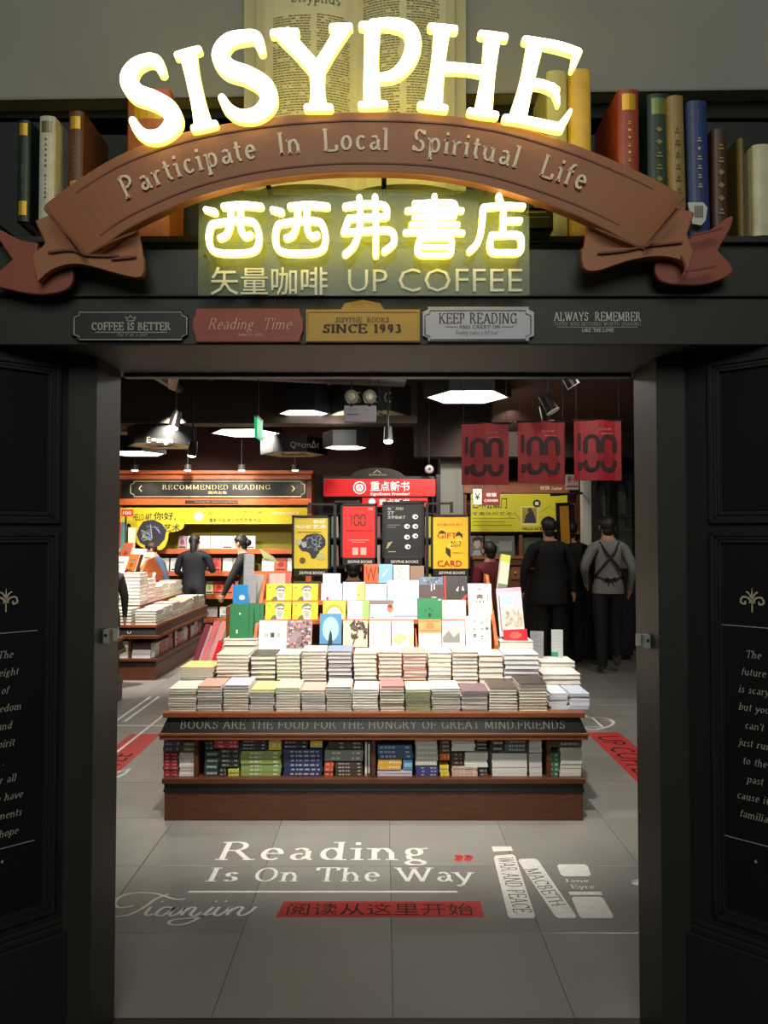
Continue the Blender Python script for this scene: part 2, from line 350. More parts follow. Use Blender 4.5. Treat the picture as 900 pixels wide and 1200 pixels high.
# splayed panelled wings
CR = (200, 192, 176)
def letter_rows(parent, fn, rows, y0, dy, cap, color, slant=.22, T=.12):
    mm = M().mat(color)
    for i, r in enumerate(rows):
        if not r: continue
        sh, W = serif(r, T, .05, .05, .02, slant); k = cap
        mm.flat(([(a * k - W * k / 2, b * k + y0 - i * dy) for a, b in sh[0]], sh[1]), fn, eps=.001)
    return mm
def fleur(mm, fn, cx, cy, s):
    for sg in (-1, 1):
        mm.flat(stroke(smooth2([(cx + sg * .04 * s, cy - .02 * s), (cx + sg * .16 * s, cy + .2 * s), (cx + sg * .42 * s, cy + .24 * s), (cx + sg * .5 * s, cy), (cx + sg * .32 * s, cy - .08 * s), (cx + sg * .3 * s, cy + .06 * s)]), .08 * s), fn, eps=.001)
        mm.flat(stroke(smooth2([(cx, cy + .1 * s), (cx + sg * .12 * s, cy + .4 * s), (cx + sg * .26 * s, cy + .5 * s)]), .07 * s), fn, eps=.001)
    mm.flat(([(cx - .06 * s, cy + .2 * s), (cx, cy + .05 * s), (cx + .06 * s, cy + .2 * s), (cx, cy + .72 * s)], [(0, 1, 2, 3)]), fn, eps=.001)
    mm.flat(stroke([(cx, cy + .1 * s), (cx, cy - .45 * s)], .06 * s), fn, eps=.001)
    mm.flat(stroke([(cx - .14 * s, cy), (cx + .14 * s, cy)], .06 * s), fn, eps=.001)
def wing(sx, s0, texts, name, lines):
    off = .045 if sx > 0 else 0; B = Vector((sx * .973 - off, 2.292, 0)); d = Vector((sx * .743, -.669, 0)); n = Vector((-sx * .669, -.743, 0))
    P = lambda s, z, q=0: B + d * s + Z * z + n * q
    def slab(mm, a, b, z0, z1, q0, q1, m_=None):
        mm.prism([P(a, z0, q0), P(b, z0, q0), P(b, z1, q0), P(a, z1, q0)], n * (q1 - q0), m_)
    mm = M(); slab(mm, 0, .46, 0, ZS + .02, -.06, 0, FACADE2)
    o = mm.build(name, kind='structure')
    o2 = M(); slab(o2, .003, .45, 0, .40, 0, .03, FACADE2); slab(o2, .003, .45, .40, .42, 0, .018); slab(o2, .003, .45, .42, .435, 0, .01); o2.build('plinth', o, bevel=.003)
    for (za, zb) in ((1.66, 2.087), (.49, 1.575)):
        mm = M().mat(FACADE2)
        for k, (w_, q) in enumerate(((.012, .014), (.010, .008), (.008, .012))):
            a, b, c, e = .035 + off + k * .012, .315 + off - k * .012, za - .03 + k * .012, zb + .03 - k * .012
            slab(mm, a, b, c, c + w_, 0, q); slab(mm, a, b, e - w_, e, 0, q); slab(mm, a, a + w_, c, e, 0, q); slab(mm, b - w_, b, c, e, 0, q)
        mm.build('panel_moulding', o, bevel=.001)
        mm = M(); slab(mm, .072 + off, .278 + off, za + .008, zb - .008, 0, .004, mat((26, 26, 28), .3)); mm.build('panel', o, bevel=.002)
    u = Vector((.743, .669 * (-sx), 0))
    fn = plane(P(s0, 0, .005), u, Z, n)
    Yc = (B + d * s0).y; zz = lambda py: at(450, py, Yc).z
    c_ = mat((172, 165, 150), .6)
    mm = letter_rows(o, fn, texts, zz(771), .0515, .021, c_)
    for ly in lines: mm.flat(([(-.088, zz(ly)), (.088, zz(ly)), (.088, zz(ly) + .0025), (-.088, zz(ly) + .0025)], [(0, 1, 2, 3)]), fn, eps=.001)
    mm.flat(([(-.004, zz(1009)), (0, zz(1009) - .006), (.004, zz(1009)), (0, zz(1009) + .006)], [(0, 1, 2, 3)]), fn, eps=.001)
    mm.build('quotation_lettering', o)
    mm = M().mat(mat((196, 184, 150), .5)); fleur(mm, fn, 0, zz(706), .062); mm.build('fleur_ornament', o)
wing(-1, .181, ['The', 'weight', 'of', 'freedom', 'and', 'spirit', '.', 'for all', 'who have', 'moments', 'of hope'], 'wall_wing_left', (742, 994))
wing(1, .196, ['The', 'future', 'is scary', 'but you', "can't", 'just run', 'to the', 'past', "cause it's", 'familiar'], 'wall_wing_right', (735, 988))
# small sensor boxes on the jambs
for sx, xx, lb in ((-1, XL, 'small ivory sensor box on the left door jamb'), (1, XR, 'small ivory sensor box on the right door jamb')):
    zc = at(132 if sx < 0 else 750, 745 if sx < 0 else 751, 2.36).z
    t = thing('door_sensor', lb, 'sensor', (xx, 2.36, zc - .025))
    M().box(xx - sx * .02, xx, 2.34, 2.375, zc - .022, zc + .022, mat((150, 148, 132), .5)).build('housing', t, bevel=.003)
    M().tube([(xx - sx * .01, 2.339, zc + .004), (xx - sx * .01, 2.336, zc + .004)], .005, BLACK).build('lens', t)
    M().box(xx, xx - sx * .034, 2.376, 2.382, zc - .018, zc + .02, mat((170, 168, 155), .5)).build('mounting_plate', t)

# ---------------------------------------------------------------- glowing letters
GLOW = mat((255, 255, 235), .4, emit=7.0, emitcol=(255, 249, 205)); GLOWS = mat((240, 225, 120), .4, emit=2.6, emitcol=(255, 238, 96))
def c2(ox, oy, k, pts): return [(ox + p[0] / k, oy + p[1] / k) + tuple(p[2:]) for p in pts]
def letter(nm, lb, strokes, Y, th, ref, group, sm=True, wk=1.0, grow=1.6):
    t = thing('illuminated_letter', lb, 'sign letter', at(ref[0], ref[1], Y), group)
    a = M().mat(GLOW); b = M().mat(GLOWS); fn = pxp(Y)
    for pts in strokes:
        q = smooth2(pts, 5) if (sm and len(pts) > 2) else pts
        xy = [(p[0], p[1]) for p in q]; ws = [p[2] * wk for p in q]
        cp = not (len(pts) <= 4 and len(pts) > 1 and min(ws[0], ws[-1]) > 12)
        a.flat(stroke(xy, ws, caps=cp), fn, thick=.006, eps=th)
        b.flat(stroke(xy, [x + grow for x in ws], caps=cp), fn, thick=th - .0002)
    a.build('letter_face', t); b.build('side_return', t)
    return t
A_ = lambda pts: c2(130, 0, 2.647, pts); B_ = lambda pts: c2(440, 0, 2.8125, pts)
big = [
 ('S', 'first glowing serif capital of the arched sign, an S', [A_([(166, 238, 26), (150, 205, 34), (118, 200, 36), (78, 222, 44), (62, 262, 54), (88, 302, 58), (140, 322, 56), (186, 350, 56), (200, 392, 58), (168, 428, 44), (128, 436, 38), (96, 420, 32), (76, 388, 26)])]),
 ('I', 'second glowing serif capital of the arched sign, an I', [A_([(212, 186, 20), (245, 176, 20), (278, 168, 20)]), A_([(244, 180, 54), (258, 250, 44), (278, 340, 46), (292, 400, 60)]), A_([(262, 410, 20), (295, 404, 20), (328, 396, 20)])]),
 ('S', 'third glowing serif capital of the arched sign, an S', [A_([(472, 172, 24), (456, 132, 34), (420, 128, 38), (368, 142, 44), (344, 184, 54), (370, 226, 58), (430, 248, 56), (482, 282, 56), (492, 330, 56), (458, 366, 46), (408, 372, 38), (372, 352, 32), (350, 318, 26)])]),
 ('Y', 'fourth glowing serif capital of the arched sign, a Y', [A_([(506, 118, 20), (540, 114, 20), (578, 114, 20)]), A_([(536, 118, 50), (590, 175, 44), (640, 232, 46)]), A_([(722, 100, 46), (680, 170, 38), (642, 232, 44)]), A_([(686, 100, 18), (715, 98, 18), (742, 98, 18)]), A_([(641, 222, 50), (643, 290, 44), (645, 344, 58)]), A_([(610, 346, 20), (645, 346, 20), (682, 346, 20)])]),
 ('P', 'fifth glowing serif capital of the arched sign, a P', [A_([(778, 94, 20), (815, 92, 20), (850, 92, 20)]), A_([(812, 96, 54), (808, 200, 48), (810, 336, 58)]), A_([(776, 338, 20), (812, 338, 20), (850, 336, 20)]), B_([(-10, 96, 30), (50, 94, 34), (108, 112, 46), (124, 162, 54), (104, 220, 46), (60, 262, 34), (5, 272, 26)])]),
 ('H', 'sixth glowing serif capital of the arched sign, an H', [B_([(180, 104, 20), (220, 108, 20), (260, 112, 20)]), B_([(218, 112, 54), (204, 230, 46), (188, 364, 62)]), B_([(146, 360, 20), (188, 366, 20), (228, 370, 20)]), B_([(212, 236, 32), (290, 240, 30), (360, 250, 32)]), B_([(344, 128, 20), (384, 132, 20), (424, 138, 20)]), B_([(382, 138, 54), (368, 260, 46), (352, 382, 62)]), B_([(308, 380, 20), (350, 388, 20), (394, 392, 20)])]),
 ('E', 'seventh glowing serif capital of the arched sign, an E', [B_([(488, 146, 20), (520, 152, 24), (600, 168, 28), (662, 188, 26)]), B_([(658, 188, 26), (652, 214, 22), (642, 242, 12)]), B_([(522, 160, 54), (496, 280, 46), (466, 396, 58)]), B_([(500, 288, 28), (545, 292, 28), (590, 312, 26)]), B_([(578, 300, 22), (592, 330, 16), (598, 356, 8)]), B_([(424, 402, 22), (480, 408, 26), (545, 422, 30), (604, 434, 28)]), B_([(600, 432, 26), (622, 404, 20), (636, 380, 12)])]),
]
for (ch, lb, st) in big:
    k = 2.647
    st = [[(x, y, w_ * (.9 if w_ > 30 else .8) / (2.647 if ch in 'SIY' else 2.75)) for x, y, w_ in s_] for s_ in st]
    letter(ch, lb, st, 2.0, .02, (st[0][0][0], 170), None)
C5 = lambda pts, dx=0: [(230 + (p[0] + dx) / 2.195, 210 + p[1] / 2.195, (p[2] if len(p) > 2 else 15.5) * .85 / 2.195) for p in pts]
xi = lambda dx: [C5([(28, 84, 14), (50, 90, 18)], dx), C5([(74, 76, 17), (120, 72, 17), (168, 76, 17)], dx),
                 C5([(60, 118), (42, 124), (35, 155), (42, 184), (64, 194), (100, 196), (138, 193), (158, 182), (163, 152), (155, 122), (140, 113), (100, 112), (60, 118)], dx),
                 C5([(92, 78), (90, 120), (80, 148), (64, 156)], dx), C5([(116, 78), (117, 132), (128, 152), (142, 148)], dx)]
cjk = [('first illuminated character of the shop name above the door', xi(0)), ('second illuminated character of the shop name above the door', xi(170)),
 ('third illuminated character of the shop name, between two crowned boxes and a tall frame', [C5([(384, 76), (430, 70), (484, 74), (490, 100)]), C5([(488, 102), (440, 104), (394, 106)]), C5([(392, 108), (380, 142)]), C5([(382, 142), (440, 138), (500, 138), (508, 168), (484, 190)]), C5([(420, 54), (422, 120), (408, 172), (384, 198)]), C5([(460, 52), (462, 120), (462, 200)])]),
 ('fourth illuminated character of the shop name, many bars over a box', [C5([(560, 68, 12), (610, 66, 12), (662, 68, 12), (664, 98, 12)]), C5([(542, 86, 12), (610, 84, 12), (682, 86, 12)]), C5([(560, 104, 12), (610, 103, 12), (662, 103, 12)]), C5([(612, 50, 14), (612, 142, 14)]), C5([(552, 122, 12), (610, 121, 12), (672, 122, 12)]), C5([(538, 142, 13), (610, 140, 13), (684, 143, 13)]), C5([(574, 158, 13), (612, 156, 13), (652, 158, 13), (656, 180, 13), (650, 198, 13), (612, 200, 13), (574, 198, 13), (568, 180, 13), (574, 158, 13)]), C5([(574, 179, 10), (650, 179, 10)])]),
 ('fifth illuminated character of the shop name, under a sloping roof stroke', [C5([(776, 50), (782, 68)]), C5([(738, 78), (790, 74), (838, 76)]), C5([(736, 80), (732, 130), (722, 168), (702, 190)]), C5([(788, 92), (787, 146)]), C5([(790, 112), (830, 112)]), C5([(758, 150), (795, 148), (828, 150), (834, 172), (828, 192), (795, 194), (760, 192), (754, 172), (758, 150)])])]
for lb, st in cjk:
    letter('c', lb, st, 2.03, .014, (sum(p[0] for p in st[0]) / len(st[0]), 300), None, grow=1.2)
# acrylic carrier panel with the small lettering
t = thing('acrylic_sign_panel', 'clear acrylic panel under the brown ribbon carrying the coffee bar name', 'sign panel', at(426, 346, 2.06))
p0, p1 = at(232, 346, 2.06), at(620, 222, 2.06)
M().box(p0.x, p1.x, 2.06, 2.066, p0.z, p1.z, mat((150, 165, 130), .15, alpha=.22)).build('acrylic_sheet', t)
mm = M().mat(mat((225, 222, 200), .5))
fn = pxp(2.058)
def pxr(V, x0, yb, x1, yt): return fit(V, x0, yb, x1, yt)
mm.flat(pxr(sans('矢量咖啡', .004), 247, 346, 384, 313), fn, thick=.002); mm.flat(pxr(sans('UP', -.008), 408, 342, 454, 316), fn, thick=.002); mm.flat(pxr(sans('COFFEE', -.008), 467, 342, 612, 315), fn, thick=.002)
mm.build('lettering', t)
for x in (240, 612):
    q = at(x, 300, 2.066); M().tube([q, (q.x, YF, q.z)], .006, BLACK).build('standoff', t)

# ---------------------------------------------------------------- ribbon
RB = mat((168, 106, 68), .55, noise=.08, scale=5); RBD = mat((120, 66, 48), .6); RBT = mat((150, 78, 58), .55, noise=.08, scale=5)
rib = thing('ribbon_banner', 'brown sculpted ribbon with curled ends and raised motto lettering', 'ribbon sign', at(426, 214, 2.04))
top = smooth2([(45, 235), (95, 203), (150, 175), (220, 153), (300, 139), (380, 132), (450, 131), (530, 135), (600, 146), (680, 170), (760, 202), (809, 225)], 4)
bot = smooth2([(97, 302), (130, 278), (165, 259), (230, 231), (300, 213), (370, 204), (430, 202), (500, 205), (570, 217), (640, 238), (700, 261), (757, 289)], 4)
def band(a, b, Y, th, m_, dep=None):
    n = len(a); V = []; mm = M().mat(m_)
    for i in range(n):
        dd = dep(i / (n - 1)) if dep else 0
        for (p, q) in ((a[i], 0), (b[i], 0), (a[i], th), (b[i], th)): V.append(at(p[0], p[1], Y) + Yv * (dd + q))
    Fc = []
    for i in range(n - 1):
        o = 4 * i; e = o + 4
        Fc += [(o, e, e + 1, o + 1), (o + 2, o + 3, e + 3, e + 2), (o, o + 2, e + 2, e), (o + 1, e + 1, e + 3, o + 3)]
    Fc += [(0, 1, 3, 2), (4 * n - 4, 4 * n - 2, 4 * n - 1, 4 * n - 3)]
    return mm.add(V, Fc)
band(top, bot, 2.0, .035, RB, lambda s: .03 * (2 * s - 1) ** 4).build('front_band', rib, bevel=.004)
lerp = lambda k: [(a[0] + (b[0] - a[0]) * k, a[1] + (b[1] - a[1]) * k) for a, b in zip(top, bot)]
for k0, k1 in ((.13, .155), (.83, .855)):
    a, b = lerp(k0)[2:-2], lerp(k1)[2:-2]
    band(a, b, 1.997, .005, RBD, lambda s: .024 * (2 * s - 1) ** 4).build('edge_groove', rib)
def plate(pts, Y, th, m_, nm, slope=0, bev=.006):
    P = [at(x, y, Y) + Yv * (slope * (x - pts[0][0]) / 100) for x, y in pts]
    M().prism(P, (0, th, 0), m_).build(nm, rib, bevel=bev)
def shp(pts, k=3): return smooth2(pts, k)
# left end
plate([(106, 232), (40, 258), (52, 284), (40, 300), (60, 312), (100, 310), (168, 308), (166, 292), (158, 252)], 2.05, .02, RB, 'ribbon_fold')
plate(shp([(168, 300), (166, 324), (140, 321), (108, 312), (84, 309), (60, 316), (44, 330)]) + shp([(38, 300), (52, 288), (80, 291), (100, 299), (140, 299), (167, 302)]), 2.025, .022, RB, 'ribbon_curl')
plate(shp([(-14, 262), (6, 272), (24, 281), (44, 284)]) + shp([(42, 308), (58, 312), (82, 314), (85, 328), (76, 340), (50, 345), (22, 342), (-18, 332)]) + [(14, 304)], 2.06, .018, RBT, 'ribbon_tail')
# right end
plate([(750, 232), (815, 248), (806, 274), (812, 290), (790, 302), (757, 304), (682, 308), (684, 290), (692, 250)], 2.05, .02, RB, 'ribbon_fold')
plate(shp([(682, 290), (684, 313), (700, 317), (734, 306), (768, 300), (796, 304), (806, 318)]) + shp([(812, 292), (800, 282), (768, 284), (740, 290), (700, 290), (683, 292)]), 2.025, .022, RB, 'ribbon_curl')
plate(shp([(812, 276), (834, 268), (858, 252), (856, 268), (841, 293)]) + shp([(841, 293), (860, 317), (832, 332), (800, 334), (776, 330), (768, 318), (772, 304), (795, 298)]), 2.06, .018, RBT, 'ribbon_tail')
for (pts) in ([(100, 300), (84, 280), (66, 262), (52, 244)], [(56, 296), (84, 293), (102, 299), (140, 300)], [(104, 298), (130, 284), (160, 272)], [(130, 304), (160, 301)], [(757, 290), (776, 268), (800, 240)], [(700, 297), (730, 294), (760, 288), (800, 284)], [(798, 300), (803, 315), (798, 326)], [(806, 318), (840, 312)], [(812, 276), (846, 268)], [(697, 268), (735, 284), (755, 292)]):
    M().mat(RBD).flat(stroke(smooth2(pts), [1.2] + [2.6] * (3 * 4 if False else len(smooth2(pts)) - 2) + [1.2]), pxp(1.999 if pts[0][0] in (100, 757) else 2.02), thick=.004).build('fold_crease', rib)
for x, y in ((120, 235), (300, 175), (450, 166), (580, 180), (740, 240)):
    q = at(x, y, 2.035); M().tube([q, (q.x, 2.52, q.z)], .008, BLACK).build('bracket', rib)
# motto following the arc
TXT = 'Participate In Local Spiritual Life'
mid = lerp(.62)
def along(px_):
    for i in range(len(mid) - 1):
        if mid[i][0] <= px_ <= mid[i + 1][0]:
            k = (px_ - mid[i][0]) / (mid[i + 1][0] - mid[i][0]); x = px_; y = mid[i][1] + k * (mid[i + 1][1] - mid[i][1])
            return x, y, math.atan2(mid[i + 1][1] - mid[i][1], mid[i + 1][0] - mid[i][0])
    return px_, mid[-1][1], 0
words = [('Participate', 146, 302, 213), ('In', 326, 354, 0), ('Local', 378, 456, 0), ('Spiritual', 482, 606, 0), ('Life', 630, 684, 0)]
for wd_, xa, xb, _ in words:
    mm = M().mat(mat((250, 222, 190), .5))
    sh0, W = serif(wd_, .135, .08, .03, .05); x = 0
    for ch in wd_:
        wd2, (V, Fc) = glyph(ch, .135, .08, .03)
        x_c = xa + (x + wd2 / 2) / W * (xb - xa); cx, cy, an = along(x_c); k = 26.0; kx = (xb - xa) / W
        V2 = []
        for a, b in V:
            lx, ly = (a - wd2 / 2) * kx, -b * k
            V2.append((cx + lx * math.cos(an) - ly * math.sin(an), cy + lx * math.sin(an) + ly * math.cos(an) + 1))
        mm.flat((V2, Fc), pxp(1.998), thick=.002); x += wd2 + .05
    mm.build('motto_word', rib)

# ---------------------------------------------------------------- small plaques on the fascia
def plaque(lb, x0, x1, y0, y1, col, outline, nm='plaque'):
    O = at((x0 + x1) / 2, y1, YF); t = thing('plaque', lb, 'sign', O, None)
    k = 1.0
    P = [at(x, y, YF) for x, y in outline]
    M().prism([p - Yv * .0 for p in P], (0, -.014, 0), mat(col, .5)).build('board', t, bevel=.002)
    return t, pxp(YF - .0145)
def notch(x0, y0, x1, y1, r=6): return [(x0 + r, y0), (x1 - r, y0), (x1 - r, y0 + r * .6), (x1, y0 + r), (x1, y1 - r), (x1 - r, y1 - r * .6), (x1 - r, y1), (x0 + r, y1), (x0 + r, y1 - r * .6), (x0, y1 - r), (x0, y0 + r), (x0 + r, y0 + r * .6)]
def ptext(t, fn, rows, extra=()):
    mm = M(); 
    for (txt, st, x0, x1, yb, yt, col) in rows:
        mm.mat(mat(col, .6))
        if st == 'sans': sh = fit(sans(txt, .015), x0, yb, x1, yt)
        else:
            s0, W = serif(txt, *(dict(s=(.14, .05, .07, .04, 0), i=(.09, .04, .02, .02, .3), h=(.2, .08, .06, .04, 0))[st])); sh = ([(x0 + a / W * (x1 - x0), yb + b * (yt - yb)) for a, b in s0[0]], s0[1])
        mm.flat(sh, fn, eps=.0008)
    for (pts, w_, col) in extra: mm.mat(mat(col, .6)); mm.flat(stroke(pts, w_), fn, eps=.0008)
    mm.build('lettering', t)
GY = (176, 176, 160)
t, fn = plaque('black notched plaque about better coffee with a thin pale border', 85, 221, 364, 400, (30, 32, 28), notch(85, 364, 221, 400))
ptext(t, fn, [('COFFEE IS BETTER', 'h', 107, 200, 387, 378, GY), ('Put it on a spot', 'i', 137, 172, 394, 390, GY)],
      [(notch(87, 366, 219, 398) + [notch(87, 366, 219, 398)[0]], .8, GY), ([(112, 389.5), (196, 389.5)], .8, GY), ([(149, 376), (147, 371), (150, 373), (153, 370), (156, 373), (159, 371), (157, 376), (149, 376)], .9, GY)])
t, fn = plaque('brick red plaque about reading time with scalloped sides', 227, 356, 363, 402, (152, 62, 48), [(231, 363), (352, 363), (353, 370), (356, 376), (356, 389), (353, 396), (352, 402), (231, 402), (230, 396), (227, 389), (227, 376), (230, 370)])
ptext(t, fn, [('Reading  Time', 'i', 243, 341, 386, 373, (226, 180, 160)), ('SINCE 1993', 's', 279, 309, 394, 391, (226, 180, 160))])
t, fn = plaque('mustard yellow plaque with a humped top naming the founding year', 359, 492, 354, 402, (196, 148, 30), [(359, 364), (400, 364), (404, 357), (425, 353), (446, 357), (450, 364), (492, 364), (492, 402), (359, 402)])
ptext(t, fn, [('SISYPHE  BOOKS', 's', 393, 456, 378, 372, (50, 38, 12)), ('SINCE 1993', 'h', 378, 471, 390, 380, (44, 34, 12))], [([(361, 366), (490, 366), (490, 400), (361, 400), (361, 366)], .7, (90, 66, 20))])
t, fn = plaque('pale lilac notched plaque about keeping on reading with dark border', 495, 625, 361, 401, (196, 192, 204), notch(495, 361, 625, 401))
DK = (48, 46, 62)
ptext(t, fn, [('KEEP READING', 's', 514, 606, 379, 367, DK), ('AND CARRY ON', 's', 538, 586, 385, 381, DK), ('Reading makes a full man', 'i', 533, 583, 392, 387, DK)],
      [(notch(498, 364, 622, 398) + [notch(498, 364, 622, 398)[0]], .9, DK), ([(522, 383), (536, 383)], .6, DK), ([(588, 383), (602, 383)], .6, DK)])
t = thing('wall_lettering', 'pale painted always remember lettering at the right of the yellow plaques', 'lettering', at(700, 390, YF)); t['label'] = 'pale painted always remember lettering on the black fascia beside the lilac plaque'
ptext(t, pxp(YF), [('ALWAYS  REMEMBER', 's', 649, 751, 376, 366, (206, 206, 196)), ('THERE WAS NOTHING WORTH SHARING', 's', 649, 751, 382, 377.5, (150, 150, 140)), ('LIKE THE LOVE', 'h', 682, 719, 389, 385, (200, 200, 190))], [([(653, 383.5), (747, 383.5)], .6, (170, 170, 160))])

# ---------------------------------------------------------------- giant books on the shelf above the door
def big_book(lb, x0, x1, yt, Y, zb, col, bands=(), side=.1, pages=False, lean=0, name='display_book', dep=.2):
    a = at(x0, yt, Y); b = at(x1, yt, Y); h = a.z - zb; cx = (a.x + b.x) / 2; w_ = b.x - a.x
    t = thing(name, lb, 'book', (cx, Y, zb), 'oversized books above the door')
    cm = mat(col, .5, noise=.15, scale=20)
    rot = Matrix.Translation((cx, Y, zb)) @ Matrix.Rotation(math.radians(lean), 4, 'Y') @ Matrix.Translation((-cx, -Y, -zb))
    m = M().mat(cm)
    m.box(cx - w_ / 2, cx - w_ / 2 + .004, Y, Y + dep, zb, zb + h).box(cx + w_ / 2 - .004, cx + w_ / 2, Y, Y + dep, zb, zb + h)
    n = 8; prof = [(cx + w_ / 2 * math.cos(math.pi * (1 + i / n)), Y + .0 - .012 * math.sin(math.pi * i / n), zb) for i in range(n + 1)]
    m.prism(prof, (0, 0, h)).xf(rot).build('cover', t)
    M().box(cx - w_ / 2 + .004, cx + w_ / 2 - .004, Y + .005, Y + dep - .008, zb + .008, zb + h - .008, PAPER).xf(rot).build('page_block', t)
    mm = M()
    for (f0, f1, c, kind) in bands:
        mm.mat(mat(c, .4, metal=.3 if kind != 'w' else 0))
        z0, z1 = zb + f0 * h, zb + f1 * h
        if kind in 'bw':
            mm.prism([(p[0] * .86 + cx * .14, p[1] * 1.0 - .0012, z0) for p in prof], (0, 0, z1 - z0))
        else:
            k = 6
            for i in range(k):
                zz = z0 + (z1 - z0) * (i + .2) / k; sz = min((z1 - z0) / k * .6, w_ * .5); q_ = sz * R.uniform(.6, 1)
                sh_ = [([(-q_ / 2, sz * .4), (0, 0), (q_ / 2, sz * .4), (0, sz * .8)], [(0, 1, 2, 3)]), ([(-q_ / 2, 0), (q_ / 2, 0), (q_ / 2, sz * .25), (-q_ / 2, sz * .25), (-q_ * .3, sz * .45), (q_ * .3, sz * .45), (q_ * .3, sz * .7), (-q_ * .3, sz * .7)], [(0, 1, 2, 3), (4, 5, 6, 7)])][R.random() < .65]
                mm.flat(([(cx + a, zz + b) for a, b in sh_[0]], sh_[1]), lambda x, y, d: Vector((x, Y - .0145 - d, y)))
    if mm.v: mm.xf(rot).build('spine_gilding', t)
GD = (206, 160, 40); GP = (130, 120, 70)
big_book('dark green giant book with gilt spine blocks, leftmost on the shelf above the door', 22, 37, 143, 2.26, 2.56, (28, 46, 36), [(.85, .97, GD, 'b'), (.6, .75, GP, 't'), (.42, .56, GD, 't'), (.26, .4, GP, 't'), (.06, .2, GD, 'b')])
big_book('white giant book between the green and the brown one above the door', 47, 66, 138, 2.25, 2.56, (196, 190, 176), [(.84, .95, (120, 110, 80), 'b'), (.5, .8, (90, 86, 76), 't'), (.2, .45, (110, 60, 50), 't')], dep=.22)
big_book('brown giant book with gilt bands at the ribbon end above the door', 81, 99, 132, 2.28, 2.56, (92, 52, 36), [(.84, .95, GD, 'b'), (.45, .7, GP, 't'), (.3, .38, GD, 'b')])
big_book('orange giant book behind the first glowing letter', 150, 200, 105, 2.29, 2.5, (168, 92, 44), [(.8, .92, GD, 'b'), (.35, .6, GD, 't')], dep=.16)
big_book('pale grey green giant book behind the last glowing letter', 640, 664, 85, 2.28, 2.5, (176, 172, 120))
big_book('plain golden yellow giant book just right of the last glowing letter', 668, 692, 83, 2.25, 2.5, (205, 168, 66))
big_book('red giant book with gilt title on the shelf above the door', 723, 748, 107, 2.24, 2.5, (150, 60, 44), [(.86, .97, GD, 'b'), (.5, .8, (210, 170, 90), 't'), (.3, .45, GD, 't')], dep=.24)
big_book('dark green giant book between the red and the tan one above the door', 757, 783, 112, 2.27, 2.5, (34, 56, 44), [(.86, .97, (110, 120, 60), 'b'), (.3, .8, GP, 't')])
big_book('speckled tan giant book leaning beside the blue one', 784, 803, 114, 2.25, 2.5, (150, 124, 72), [(.3, .8, (110, 90, 50), 't')], lean=-1)
big_book('navy blue giant book with silver spine lettering above the door', 806, 830, 120, 2.24, 2.5, (36, 56, 108), [(.85, .93, (190, 190, 180), 't'), (.35, .75, (180, 170, 140), 't'), (.15, .24, GD, 't')], lean=-.8)
big_book('dark brown giant book, shorter, right of the blue one', 833, 851, 153, 2.25, 2.5, (74, 44, 34), [(.2, .9, (150, 130, 90), 't')])
big_book('very thin dark giant book with a yellow edge above the door', 863, 871, 164, 2.25, 2.5, (110, 92, 40))
big_book('cream giant book standing at the far right end of the shelf', 881, 905, 171, 2.22, 2.5, (206, 198, 168), dep=.24)
def small_tag():
    t = thing('barcode_tag', 'white price tag with barcode hanging under the navy giant book', 'tag', at(822, 262, 2.2))
    P = [at(x, y, 2.2) for x, y in [(806, 237), (824, 237), (829, 243), (827, 258), (822, 264), (812, 262)]]
    M().prism(P, (0, .006, 0), mat((200, 198, 190), .5)).build('card', t)
    mm = M().mat(BLACK)
    for i in range(7): mm.flat(([(814 + i * 1.5, 241), (814.8 + i * 1.5, 241), (814.8 + i * 1.5, 255), (814 + i * 1.5, 255)], [(0, 1, 2, 3)]), pxp(2.199), eps=.0005)
    mm.build('barcode', t)
small_tag()
# lying dark book under the ribbon, right
t = thing('display_book', 'dark giant book lying flat under the ribbon beside the last shop name character', 'book', at(655, 262, 2.2), 'oversized books above the door')
a, b = at(604, 266, 2.10), at(650, 240, 2.10)
M().box(a.x, b.x, 2.12, 2.24, a.z, a.z + .006, mat((42, 46, 34), .5)).box(a.x, b.x, 2.12, 2.24, b.z - .006, b.z).box(a.x, b.x, 2.12, 2.13, a.z, b.z).build('cover', t)
M().box(a.x + .006, b.x - .006, 2.132, 2.238, a.z + .006, b.z - .006, PAPER).build('page_block', t)
draw(pxp(2.118), 1, 1, [('r', 612, 254, 644, 254.8, (130, 130, 100)), ('r', 616, 248, 640, 249.5, (150, 150, 120))], t, 'spine_print')
# open giant book
ob = thing('open_book', 'giant open book standing upright behind the glowing capitals, pages printed with a title', 'book', at(415, 222, 2.36))
PG = mat((196, 192, 160), .7, noise=.08, scale=8)
def page(x0, x1, x2, nm, bulge):
    n = 10; V = []; mm = M().mat(PG)
    for i in range(n + 1):
        k = i / n; x = x0 + (x1 - x0) * k; dd = -bulge * math.sin(math.pi * min(1, k * 1.0)) ** .7 if 0 < k < 1 else 0
        for y in (224, -70):
            q = at(x, y, 2.38); V += [q + Yv * dd]
        for y in (224, -70): V += [at(x, y, 2.38) + Yv * .03]
    Fc = []
    for i in range(n):
        o = 4 * i; e = o + 4; Fc += [(o, e, e + 1, o + 1), (o + 2, o + 3, e + 3, e + 2), (o, o + 2, e + 2, e), (o + 1, e + 1, e + 3, o + 3)]
    Fc += [(0, 1, 3, 2), (4 * n, 4 * n + 2, 4 * n + 3, 4 * n + 1)]
    mm.add(V, Fc).build(nm, ob, smooth=False)
page(300, 418, 418, 'left_page', .05); page(418, 533, 533, 'right_page', .05)
M().prism([at(286, 224, 2.42), at(546, 224, 2.42), at(546, -74, 2.42), at(286, -74, 2.42)], (0, .02, 0), mat((176, 170, 130), .6)).build('cover', ob)
